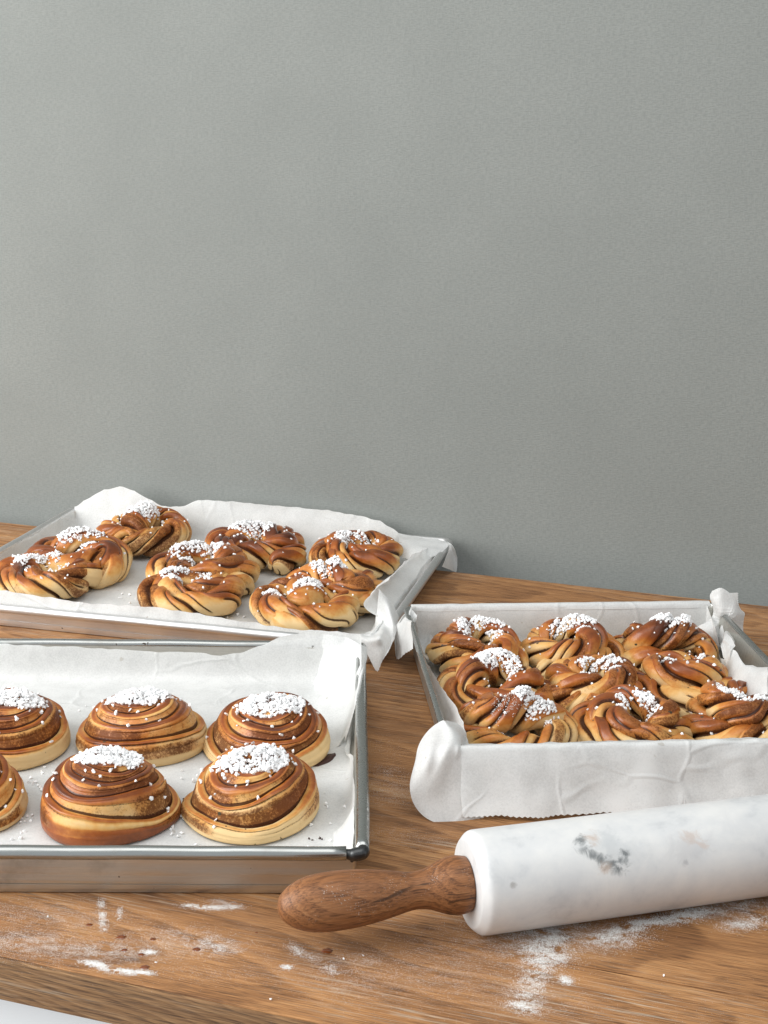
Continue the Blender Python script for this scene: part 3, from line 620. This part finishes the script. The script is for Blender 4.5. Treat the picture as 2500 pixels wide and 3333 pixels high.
def knot_dough(R, H, seed, style=0, turn=0.0, rr=None, tail=None, brown=0.0):
    """a fat twisted dough rope tied up: outer ring, a smaller loop over it, end tucked in or left as a tail"""
    r_ = np.random.default_rng(seed); j = lambda s: 1 + r_.uniform(-s, s)
    rr = rr or .285 * R
    g = R - rr * 1.0; pts = []; rad = []
    def polar(a, d, z, k=1.0):
        a = math.radians(a) + turn; pts.append((d * g * math.cos(a) * j(.05), d * g * math.sin(a) * j(.05), z)); rad.append(rr * k * j(.06))
    top = H - rr * .95; z0 = rr * .92
    if tail is not None: polar(tail - 62, 1.55, z0 * .9, .80); polar(tail - 32, 1.22, z0 * .95, .95); a0 = tail
    else: polar(-38, .62, z0 * .7, .7); a0 = 0
    for k in range(6): polar(a0 + 55 * k, 1.0, z0 + (top - z0) * .07 * k)
    if style == 0:      # loop laid across the middle and tucked under in front
        polar(a0 + 335, .86, z0 + (top - z0) * .70); polar(a0 + 380, .62, top * .98); polar(a0 + 440, .50, top * 1.02)
        polar(a0 + 520, .52, top * 1.0, 1.02); polar(a0 + 575, .66, top * .86, .95); polar(a0 + 605, .95, z0 * 1.1, .8)
    elif style == 1:    # second full turn lying on the first
        for k, (d, z) in enumerate(((.88, .62), (.72, .90), (.62, 1.0), (.60, 1.0), (.62, .98), (.66, .90), (.72, .74))): polar(a0 + 332 + 50 * k, d, z0 + (top - z0) * z, .94)
        polar(a0 + 680, .30, z0 * 1.1, .7)
    else:               # strap standing up across the hollow
        polar(a0 + 338, .92, z0 + (top - z0) * .62); polar(a0 + 368, .66, top * .98, 1.05); polar(a0 + 400, .16, top * 1.10, 1.1); polar(a0 + 540, .48, top * 1.02, 1.05); polar(a0 + 556, .92, z0 + (top - z0) * .40, .95); polar(a0 + 562, 1.08, z0 * .6, .7)
    P = crom(np.c_[pts, rad], 1200)
    rad = P[:, 3]; P = P[:, :3]
    s = np.r_[0, np.cumsum(np.linalg.norm(np.diff(P, axis=0), axis=1))]
    N = int(s[-1] / .14); q = np.linspace(0, s[-1], N); P = np.stack([np.interp(q, s, P[:, k]) for k in range(3)], 1); rad = np.interp(q, s, rad)
    T = np.gradient(P, axis=0); T /= np.linalg.norm(T, axis=1)[:, None]
    Nn = np.zeros_like(P); x = np.array([0, 0, 1.]); x = x - (x @ T[0]) * T[0]; Nn[0] = x / np.linalg.norm(x)
    for i in range(1, N): x = Nn[i - 1] - (Nn[i - 1] @ T[i]) * T[i]; Nn[i] = x / np.linalg.norm(x)
    Bb = np.cross(T, Nn)
    K = 66; ph = np.arange(K) / K * 2 * np.pi
    ends = np.clip(np.minimum(q, q[-1] - q) / (rr * .9), 0, 1); ends = np.sqrt(np.maximum(0, 1 - (1 - ends) ** 2)) * .96 + .04
    pitch = rr * r_.uniform(4.4, 5.6) * (1 if r_.random() < .75 else -1)
    psi = r_.uniform(0, 6.28) + q / pitch * 2 * np.pi + .35 * np.sin(q * .55 + seed) + .2 * np.sin(q * 1.3 + seed * 2)
    # two strands pressed together, each of two or three layers: deep and shallow grooves round the rope
    deep = np.array([0, np.pi * 1.02]); sh = np.array([.95, 2.0, 4.15, 5.25]) + r_.uniform(-.18, .18, 4)
    lobe_fill = r_.uniform(0, 1, 9)
    loc = np.repeat(ph[None, :], N, 0); ang = ph[None, :] + psi[:, None]
    dist = lambda a: np.abs((loc - a + np.pi) % (2 * np.pi) - np.pi)
    gd = np.zeros_like(loc); gs = np.zeros_like(loc)
    for a in deep: gd = np.maximum(gd, np.exp(-(dist(a) / .24) ** 2))
    for k, a in enumerate(sh):
        on = smoothstep(-.45, .2, np.sin(q * (.42 + .11 * k) + seed * 1.7 + k * 2.1))[:, None]
        gs = np.maximum(gs, np.exp(-(dist(a) / .10) ** 2) * on)
    strand = .5 - .5 * np.cos(2 * loc)                       # bulge of each strand
    edges = np.sort(np.r_[deep, sh]); idx = np.searchsorted(edges, loc) % len(edges)
    lf = (lobe_fill[idx] > .56).astype(float) * smoothstep(.0, .3, np.minimum.reduce([dist(a) for a in edges]))
    lift = .09 * np.sin(idx * 2.4 + seed)                     # layers stand unevenly proud
    rad2 = rad[:, None] * ends[:, None] * (.90 + .16 * strand - .42 * gd - .20 * gs + lift * (1 - gd) + .03 * np.sin(q * 1.4 + seed)[:, None])
    ring = rad2[:, :, None] * (np.cos(ang)[:, :, None] * Nn[:, None] + np.sin(ang)[:, :, None] * Bb[:, None])
    V = P[:, None] + ring
    nz = ring[..., 2] / np.maximum(1e-6, np.linalg.norm(ring, axis=2))
    zz = V[..., 2] / H
    A1 = -.10 + (.46 + brown) * smoothstep(.2, 1.0, zz) + .24 * np.clip(nz, -.5, 1) + .10 * np.sin(q * .5 + seed)[:, None] + .17 * np.sin(idx * 2.6 + seed)
    A2 = lf * (.45 + .4 * np.sin(q * .35 + seed))[:, None].clip(0) + .5 * gd
    A3 = 1.1 * gd + gs * .95
    Q = V.reshape(-1, 3)
    for i in range(len(Q)):
        p = Q[i]; Q[i] = p + .13 * np.array([mn.noise((p[0] * .45 + seed, p[1] * .45, p[2] * .6)), mn.noise((p[0] * .45, p[1] * .45 - seed, p[2] * .6)), .6 * mn.noise((p[0] * .5, p[1] * .5, p[2] * .6 + seed))])
    Q[:, 2] = np.maximum(Q[:, 2], 0)
    return Q, grid_faces(N, K, True), {'bake': A1.clip(0, 1.2).ravel(), 'fill': A2.clip(0, 1).ravel(), 'seam': A3.clip(0, 1).ravel()}

# pearl sugar: small irregular lumps
def lump_set(n, seed):
    r_ = np.random.default_rng(seed); out = []
    for _ in range(n):                          # angular chips: hulls of a few random points
        bm = bmesh.new(); ax = r_.uniform(.6, 1.25, 3)
        for _ in range(15):
            d = r_.normal(size=3); d /= np.linalg.norm(d); bm.verts.new(d * ax * r_.uniform(.85, 1.1))
        g = bmesh.ops.convex_hull(bm, input=bm.verts[:]); loose = [v for v in bm.verts if not v.link_faces]
        bmesh.ops.delete(bm, geom=loose, context='VERTS'); bmesh.ops.triangulate(bm, faces=bm.faces[:]); bm.verts.index_update()
        out.append((np.array([v.co[:] for v in bm.verts]), np.array([[v.index for v in f.verts] for f in bm.faces]))); bm.free()
    return out
LUMPS = lump_set(16, 3)
def rotm(r_):
    q = r_.normal(size=4); q /= np.linalg.norm(q); a, b, c, d = q
    return np.array([[1 - 2 * (c * c + d * d), 2 * (b * c - a * d), 2 * (b * d + a * c)], [2 * (b * c + a * d), 1 - 2 * (b * b + d * d), 2 * (c * d - a * b)], [2 * (b * d - a * c), 2 * (c * d + a * b), 1 - 2 * (b * b + c * c)]])
def lumps(pts, sizes, r_):
    V = []; Fc = []; off = 0
    for p, s in zip(pts, sizes):
        lv, lf = LUMPS[r_.integers(len(LUMPS))]; V.append(lv @ rotm(r_).T * s + p); Fc.append(lf + off); off += len(lv)
    return np.concatenate(V), np.concatenate(Fc)
def sugar_on(P, Fc, heap, n, stray, spread, r_, size=.21):
    """heap = (x, y, rx, ry, turn) in the bun's own frame; lumps lie on the dough"""
    bv = BVHTree.FromPolygons([tuple(p) for p in P], [tuple(int(i) for i in f) for f in Fc])
    pts, sz = [], []
    for k in range(n + stray):
        if k < n:
            a, d = r_.uniform(0, 6.283), math.sqrt(r_.random()) * (1.0 if r_.random() < .93 else 1.2)
            lx, ly = d * heap[2] * math.cos(a), d * heap[3] * math.sin(a)
            x = heap[0] + lx * math.cos(heap[4]) - ly * math.sin(heap[4]); y = heap[1] + lx * math.sin(heap[4]) + ly * math.cos(heap[4])
            lift = max(0, 1 - d * d) * r_.uniform(0, .52)
        else:
            x, y = heap[0] * .4 + r_.normal() * spread, heap[1] * .4 + r_.normal() * spread; lift = 0
        h = bv.ray_cast((x, y, 30), (0, 0, -1))
        if h[0] is None: continue
        if k >= n and (h[1][2] < .35): continue
        s = size * r_.uniform(.6, 1.25); pts.append(np.array(h[0]) + np.array([0, 0, s * .5 + lift])); sz.append(s)
    return lumps(pts, sz, r_)

def bun(name, fr, u, v, dough, heap, n, stray, spread, label, group, seed, rz=0.0, size=.21):
    ox, oy, tt = FRAME[fr]; z0 = .32
    x = ox + u * math.cos(tt) - v * math.sin(tt); y = oy + u * math.sin(tt) + v * math.cos(tt)
    e = empty(name, (x, y, z0), rz); props(e, label, 'bun', group)
    P, Fc, at_ = dough
    mesh('dough', P, Fc, M_DOUGH, e, attrs=at_)
    r_ = np.random.default_rng(seed + 500)
    s = mesh('pearl_sugar', *sugar_on(P, Fc, heap, n, stray, spread, r_, size), M_SUGAR, e, smooth=False)
    s['kind'] = 'stuff'
    if 'flour-dusted' in label:
        f = mesh('flour', *sugar_on(P, Fc, (-.4, -1.6, 2.2, 1.6, 0), 420, 0, 1, r_, .045), M_FLOUR, e, smooth=False); f['kind'] = 'stuff'
    return e

GA = 'swirl buns in the large steel tray'
SW = [(26.3, 14.3, (6.75, 5.2, 5.2, 11, 1, (.0, .07), .20, 1.9, .07, -.08, .13, 1.9, -1.7), (-.1, .5, 2.9, 1.9, 0), 330, 40, 3.0, 'pale round swirl bun in the front right corner of the steel tray'),
      (13.2, 13.9, (6.9, 5.4, 5.6, 23, -1, (.02, .05), .24, 1.2, -.03, .72, .08, 1.2, 1.2), (.2, .7, 2.7, 1.7, .1), 300, 50, 3.2, 'tall swirl bun with a dark brown baked foot, in the steel tray\'s front row'),
      (27.0, 28.0, (6.95, 4.6, 5.0, 37, 1, (-.03, .13), .22, 2.2, -.02, .0, .15, 1.1, -1.2), (.2, .5, 2.9, 1.9, 0), 320, 30, 3.0, 'wide swirl bun with dark filling leaked at its right foot, in the steel tray'),
      (13.9, 29.0, (6.85, 4.9, 4.8, 41, -1, (.08, .06), .28, 1.4, .02, -.08, .13, 2.4, -2.6), (.0, .5, 2.8, 1.8, .1), 300, 26, 2.8, 'lopsided swirl bun with a pale smooth right side, middle of the steel tray\'s rear row'),
      (1.4, 28.3, (6.75, 5.1, 5.2, 53, 1, (-.03, .06), .22, 1.6, -.03, -.14, .10, 2.0, -1.0), (.4, .4, 2.6, 1.8, 0), 280, 30, 2.9, 'swirl bun half cut off by the left photo border, steel tray\'s rear row'),
      (-.2, 14.4, (6.5, 5.0, 5.2, 67, -1, (.0, .05), .24, 2.0, -.03, .15, .1, 2.2), (.9, .5, 2.4, 1.9, 0), 230, 70, 3.4, 'swirl bun showing only its brown right edge at the left photo border')]
for i, (u, v, args, heap, n, stray, spread, lab) in enumerate(SW):
    bun('swirl_bun', 'A', u, v, swirl_dough(*args), (heap[0], heap[1], heap[2] * 1.12, heap[3] * 1.12, heap[4]), int(n * 2.1), int(stray * 1.3), spread, lab, GA, i + 1, 0.0, .20)

GB = 'knotted buns in the back aluminium tray'
KB = [(14.8, 36.2, 7.0, 5.9, 2, 1.2, None, 'knotted bun with the tallest sugared peak, before the raised paper in the back tray', (-.3, .4, 2.8, 1.9, .2), 260),
      (32.6, 34.8, 7.3, 5.0, 0, 3.5, -8, 'broad dark-topped knotted bun in the middle of the back tray\'s rear row', (-.8, 1.4, 2.8, 1.4, 0), 180),
      (47.2, 34.8, 7.0, 5.0, 1, .6, None, 'knotted bun with a sugar-filled hollow, in the back tray\'s right rear corner', (-.2, .3, 2.5, 1.9, 0), 190),
      (11.4, 22.6, 7.2, 5.4, 2, 2.6, -12, 'knotted bun with one thick pale twisted tail, left in the back tray\'s middle row', (.0, .8, 2.8, 2.2, .5), 190),
      (29.4, 21.6, 7.4, 5.5, 0, 2.2, -10, 'large knotted bun with glossy brown loops at the centre of the back tray', (-.8, .7, 3.0, 2.0, .3), 200),
      (48.4, 18.4, 6.9, 5.4, 2, 5.6, None, 'knotted bun touching the folded-in paper at the right of the back tray', (-.4, .9, 2.2, 1.7, .3), 130),
      (10.4, 14.0, 7.0, 4.4, 1, .2, None, 'low knotted bun behind the front rim, at the back tray\'s left end', (-.6, 1.0, 3.1, 1.9, .1), 190),
      (31.2, 12.8, 6.9, 4.7, 1, 2.2, None, 'knotted bun half behind the front paper edge, middle of the back tray', (-.8, 1.0, 2.8, 1.8, -.1), 200),
      (46.5, 11.6, 7.3, 4.9, 2, 4.4, None, 'knotted bun with a loop standing between two sugar heaps, back tray\'s front right', (-1.0, .4, 3.6, 1.6, .1), 190)]
for i, (u, v, R, H, st, turn, tail, lab, heap, n) in enumerate(KB):
    bun('knot_bun', 'B', u, v, knot_dough(R * 1.0, H * .95, 100 + i * 7, st, turn if tail is None else 0.0, None, tail, .16 if 'dark' in lab else 0), (heap[0], heap[1], heap[2] * 1.15, heap[3] * 1.2, heap[4]), int(n * 2.5), 34, 2.8, lab, GB, 20 + i, 0.0, .205)

GC = 'knotted buns crowded in the deep tray'
KC = [(7.6, 32.8, 6.0, 5.3, 1, 2.4, -14, 'knotted bun with a wide sugar patch beside the paper curl, deep tray\'s rear left', (.3, .6, 2.5, 1.6, 0), 230),
      (18.5, 33.0, 5.9, 5.3, 0, .8, -70, 'knotted bun at the middle of the deep tray\'s rear row', (.1, .6, 2.4, 1.4, -.1), 210),
      (29.6, 32.0, 5.9, 5.6, 2, 2.0, 190, 'dark twisted knotted bun next to the paper peak in the deep tray', (.0, .4, 2.4, 1.4, -.2), 180),
      (7.5, 21.4, 6.1, 5.4, 0, 4.4, 0, 'knotted bun with a long slanting sugar heap, left in the deep tray\'s middle row', (.4, .7, 2.5, 1.6, -.7), 250),
      (18.9, 21.4, 6.1, 5.1, 1, 1.0, -130, 'knotted bun at the very centre of the deep tray', (.3, .7, 2.0, 1.4, -.2), 180),
      (28.6, 21.8, 6.0, 5.4, 0, 3.0, None, 'fat smooth knotted bun with little sugar, right in the deep tray\'s middle row', (-.2, .9, 2.2, 1.0, 0), 120),
      (8.0, 10.9, 6.2, 5.5, 2, 3.2, None, 'flour-dusted knotted bun behind the bulging paper end of the deep tray', (1.8, -.3, 2.0, 1.5, 0), 180),
      (19.9, 10.9, 6.2, 5.2, 1, 5.2, -20, 'knotted bun behind the middle of the deep tray\'s front paper edge', (.4, -.2, 1.9, 1.6, -.2), 180),
      (31.0, 11.4, 6.2, 5.7, 0, 1.8, None, 'big knotted bun at the deep tray\'s front right, cut by the photo border', (.3, -.3, 2.4, 1.6, -.3), 200)]
for i, (u, v, R, H, st, turn, tail, lab, heap, n) in enumerate(KC):
    bun('knot_bun', 'C', u, v, knot_dough(R, H, 200 + i * 5, st, turn if tail is None else 0.0, None, tail, .18 if 'dark' in lab else 0), (heap[0], heap[1], heap[2] * 1.1, heap[3] * 1.2, heap[4]), int(n * 2.7), 34, 2.4, lab, GC, 60 + i, 0.0, .175)

# ------------------------------------------------------------------ loose sugar and crumbs on the papers
def scatter(fr, spots, seed, label, name='loose_sugar', mat=None, size=.19, z=.34):
    r_ = np.random.default_rng(seed); pts, sz = [], []
    for u, v, su, sv, n in spots:
        for _ in range(n): s = size * r_.uniform(.6, 1.2); pts.append(np.array([u + r_.normal() * su, v + r_.normal() * sv, z + s * .3])); sz.append(s)
    V, Fc = lumps(pts, sz, r_)
    o = mesh(name, V, Fc, mat or M_SUGAR, None, (FRAME[fr][0], FRAME[fr][1], 0), FRAME[fr][2], smooth=False)
    return props(o, label, 'sugar' if name == 'loose_sugar' else 'crumbs', None, 'stuff')
scatter('A', [(7.0, 20.5, 1.6, 2.0, 34), (6.4, 12, .5, 3, 12), (20, 8, .5, 1.5, 8), (19.6, 12, .3, 1, 4), (25, 7.2, 3.5, .4, 10), (33.5, 16, .8, 3.5, 10), (33.6, 8, .5, 1.5, 5), (20.5, 21, .9, 1.5, 8), (12, 38, 8, 1.0, 12)], 5, 'loose pearl sugar lying on the paper between the swirl buns')
scatter('B', [(22.4, 16, 1.6, 2.2, 16), (40, 22, 1.2, 3.0, 12), (39.5, 14, 1.2, 2, 10), (55, 8, .8, .8, 9)], 6, 'loose pearl sugar lying on the paper between the knotted buns in the back tray')
scatter('A', [(32.2, 9.5, .3, .2, 5), (34.6, 7.0, .2, .3, 5), (29, 7.0, 2.5, .6, 6), (22, 17.5, 2.0, .5, 7)], 8, 'dark crumbs on the paper near the front right corner of the steel tray', 'dark_crumbs', M_CRUMB, .13, .3)
lk = [[at('A', x, y, 'z', .33 + dz) for x, y in row] for dz, row in ((.04, ((960, 2468), (1010, 2470), (1050, 2462), (1086, 2440))), (.07, ((970, 2480), (1015, 2486), (1056, 2478), (1094, 2452))), (-.1, ((980, 2490), (1020, 2500), (1058, 2490), (1094, 2462))))]
leak = flap(lk, 24, 8, .22, 3)
o = mesh('filling_puddle', leak[0], leak[1], M_CRUMB, None, (FRAME['A'][0], FRAME['A'][1], 0), FRAME['A'][2]); props(o, 'dark baked puddle of filling leaked beside the wide swirl bun', 'filling')

# ------------------------------------------------------------------ rolling pin
pin = empty('rolling_pin', (PX, PY, PR + .03), PA)
props(pin, 'white marble rolling pin with brown wooden handle lying on the floured table', 'rolling pin')
def lathe(prof, k=48):
    V = []; Fc = []
    for x, r in prof:
        for i in range(k): a = 2 * math.pi * i / k; V.append((x, r * math.cos(a), r * math.sin(a)))
    Fc = [tuple(f) for f in grid_faces(len(prof), k, True)]
    return V, [f[::-1] for f in Fc] + [tuple(range(k)), tuple(range((len(prof) - 1) * k, len(prof) * k))[::-1]]
BL = 34.0
mesh('barrel', *lathe([(.02, 1.2), (0, 2.2), (0, 3.30), (.02, 3.40), (.08, 3.48), (.35, 3.76), (.52, 3.90), (.66, 3.97), (.85, 4.005), (1.1, PR), (10, PR), (20, PR), (BL - 1.3, PR), (BL - .85, 3.93), (BL - .28, 3.45), (BL, 3.05), (BL, 1.2)], 96), M_MARBLE, pin)
hp = [(.0, 1.0), (.0, 2.0), (-.05, 2.12), (-.75, 2.24), (-1.4, 2.20), (-1.95, 2.06), (-2.5, 1.84), (-3.1, 1.60), (-3.7, 1.47), (-4.35, 1.43), (-5.0, 1.50), (-5.8, 1.66), (-6.7, 1.84), (-7.9, 2.03), (-9.1, 2.15), (-10.3, 2.20), (-11.5, 2.17), (-12.6, 2.02), (-13.5, 1.72), (-14.2, 1.30), (-14.65, .85), (-14.85, .35), (-14.88, .05)]
hp = crom([(a, b, 0) for a, b in hp[2:]], 80)[:, :2]
hl = [(.0, 1.0), (-.02, 2.05)] + [tuple(p) for p in hp]
mesh('handle', *lathe(hl[::-1], 48), M_HANDLE, pin, (-.01, 0, 0))
mesh('handle', *lathe([(-x + BL, r) for x, r in hl], 48), M_HANDLE, pin, (.01, 0, 0))

# ------------------------------------------------------------------ flour and drops on the table
r_ = np.random.default_rng(99)
def flour(strokes):
    pts, sz = [], []
    for poly, width, n, s in strokes:
        n = int(n * 3.6); s = s * .44; width = np.array(width) * 1.3
        Q = np.array([table_pt(*p)[:2] for p in poly]); Q = crom(np.c_[Q, np.zeros(len(Q))], 60)[:, :2] if len(Q) > 2 else lin(np.r_[Q[0], 0], np.r_[Q[-1], 0], 60)[:, :2]
        k = r_.integers(0, 60, n); c = Q[k] + r_.normal(size=(n, 2)) * np.array(width)
        nz = np.array([mn.noise((x * .9, y * 1.6, 3)) + .6 * mn.noise((x * 3, y * 4, 9)) for x, y in c]); keep = nz > r_.uniform(-.7, .6, n)
        c = c[keep]; pts.append(np.c_[c, np.full(len(c), .012)]); sz.append(s * r_.uniform(.5, 1.4, len(c)))
    P = np.concatenate(pts); S_ = np.concatenate(sz)
    n = len(P); a = r_.uniform(0, 6.28, n)
    base = np.array([[1, 0, 0], [-.5, .87, 0], [-.5, -.87, 0], [0, 0, .8]])
    ca, sa = np.cos(a), np.sin(a)
    V = np.stack([np.stack([ca * b[0] - sa * b[1], sa * b[0] + ca * b[1], np.full(n, b[2])], 1) * S_[:, None] + P for b in base], 1).reshape(-1, 3)
    i = np.arange(n)[:, None] * 4
    Fc = np.concatenate([i + np.array([0, 1, 3]), i + np.array([1, 2, 3]), i + np.array([2, 0, 3])])
    o = mesh('flour', V, Fc, M_FLOUR, None, (0, 0, 0), smooth=False)
    return props(o, 'white flour dusted over the front of the wooden table', 'flour', None, 'stuff')
STROKES = [
    # in front of the rolling pin
    ([(1640, 3010), (1790, 3060), (1900, 3000)], (1.5, .9), 5200, .045), ([(1790, 3030), (1770, 3120), (1740, 3190), (1700, 3260)], (.5, .5), 4600, .05),
    ([(1780, 3050), (1760, 3130)], (.9, .6), 3500, .05), ([(1680, 3265), (1730, 3290)], (.45, .3), 1300, .05), ([(1835, 3185), (1850, 3195)], (.22, .2), 500, .055), ([(1830, 3110), (1800, 3130)], (.4, .3), 700, .045),
    ([(1950, 3060), (2080, 3010), (2200, 2990), (2290, 2965)], (.5, .28), 6500, .055), ([(1960, 3080), (2060, 3040)], (.8, .5), 2000, .045), ([(2280, 2975), (2480, 2940)], (.8, .4), 1800, .05),
    ([(2380, 3020), (2480, 2990)], (.6, .35), 1500, .055), ([(1550, 3080), (1750, 3100)], (2.4, 1.4), 2600, .035),
    ([(1330, 3130), (1600, 3200)], (2.5, 1.6), 2400, .03), ([(1750, 3240), (1850, 3290)], (1.5, .9), 900, .03),
    # front left
    ([(280, 3130), (380, 3160), (480, 3168)], (.3, .14), 3000, .055), ([(60, 3070), (300, 3105), (480, 3085)], (1.8, .7), 6400, .036), ([(0, 3050), (150, 3070)], (1.5, .7), 2600, .036), ([(0, 2960), (180, 2990), (300, 3010)], (2.0, .8), 2600, .034), ([(980, 3120), (1250, 3190)], (2.4, 1.2), 2600, .03), ([(1380, 3060), (1450, 3190), (1650, 3230)], (2.0, 1.2), 2400, .03),
    ([(330, 2930), (338, 3030)], (.14, .2), 700, .05), ([(392, 2960), (385, 2990)], (.12, .2), 260, .05), ([(610, 2948), (680, 2955), (760, 2952)], (.4, .16), 1300, .05), ([(700, 2930), (760, 2955)], (.5, .2), 350, .045),
    ([(530, 3030), (700, 3090)], (1.5, .6), 2600, .04), ([(660, 3080), (740, 3090)], (.6, .5), 1200, .04), ([(470, 3098), (500, 3102)], (.25, .12), 300, .055), ([(925, 3147), (940, 3150)], (.16, .12), 260, .05),
    ([(960, 3090), (1060, 3140), (1090, 3170)], (.28, .2), 700, .045), ([(1160, 3110), (1200, 3130)], (.8, .4), 400, .035), ([(1120, 3180), (1200, 3240)], (1.6, .9), 1000, .03), ([(0, 2950), (300, 2990)], (3, .8), 1100, .03), ([(600, 3160), (800, 3170)], (2.2, .6), 1000, .03),
    ([(940, 3070), (985, 3110)], (.22, .2), 300, .045),
    # between the trays
    ([(1220, 2560), (1330, 2590)], (1.2, 1.2), 1900, .035), ([(1240, 2500), (1290, 2520)], (.7, .6), 500, .035), ([(1220, 2700), (1400, 2740)], (1.4, .7), 900, .03), ([(1210, 2400), (1300, 2460)], (.9, 1.0), 400, .03), ([(1600, 3290), (2300, 3300)], (6, 2), 900, .028)]
flour(STROKES)
sg = []; ss = []
for x, y in ((155, 2986), (1118, 3124), (1182, 3113), (508, 3136), (880, 3255), (258, 2088), (245, 2086), (720, 2104), (2160, 3178), (1300, 2950)):
    p = table_pt(x, y); sg.append(np.array([p[0], p[1], .09])); ss.append(.1)
V, Fc = lumps(sg, ss, r_); o = mesh('spilled_sugar', V, Fc, M_SUGAR, None, (0, 0, 0), smooth=False); props(o, 'few stray sugar grains lying on the bare table', 'sugar', None, 'stuff')
dv = []
for x, y, r in ((291, 3010, .22), (498, 3057, .2), (460, 3107, .2), (472, 3148, .28), (1065, 3095, .34), (835, 3035, .09), (640, 3090, .26), (395, 3050, .3), (405, 3092, .2)):
    p = table_pt(x, y); k = 18; flat = .25
    ring = []
    for q, hgt in ((1, 0), (.85, .55), (.5, .9), (.15, 1)):
        ring += [(p[0] + r * q * math.cos(2 * math.pi * i / k) * (1.25 + .2 * math.sin(i * 2.1)), p[1] + r * q * math.sin(2 * math.pi * i / k) * (1 + .15 * math.cos(i * 1.7)), .004 + r * flat * hgt) for i in range(k)]
    dv.append((ring, [tuple(f) for f in grid_faces(4, k, True)] + [tuple(range(3 * k, 4 * k))]))
o = mesh('syrup_drops', *join(dv), M_SYRUP, None, (0, 0, 0)); props(o, 'brown syrup drops spotting the table in front of the steel tray', 'syrup', None, 'stuff')
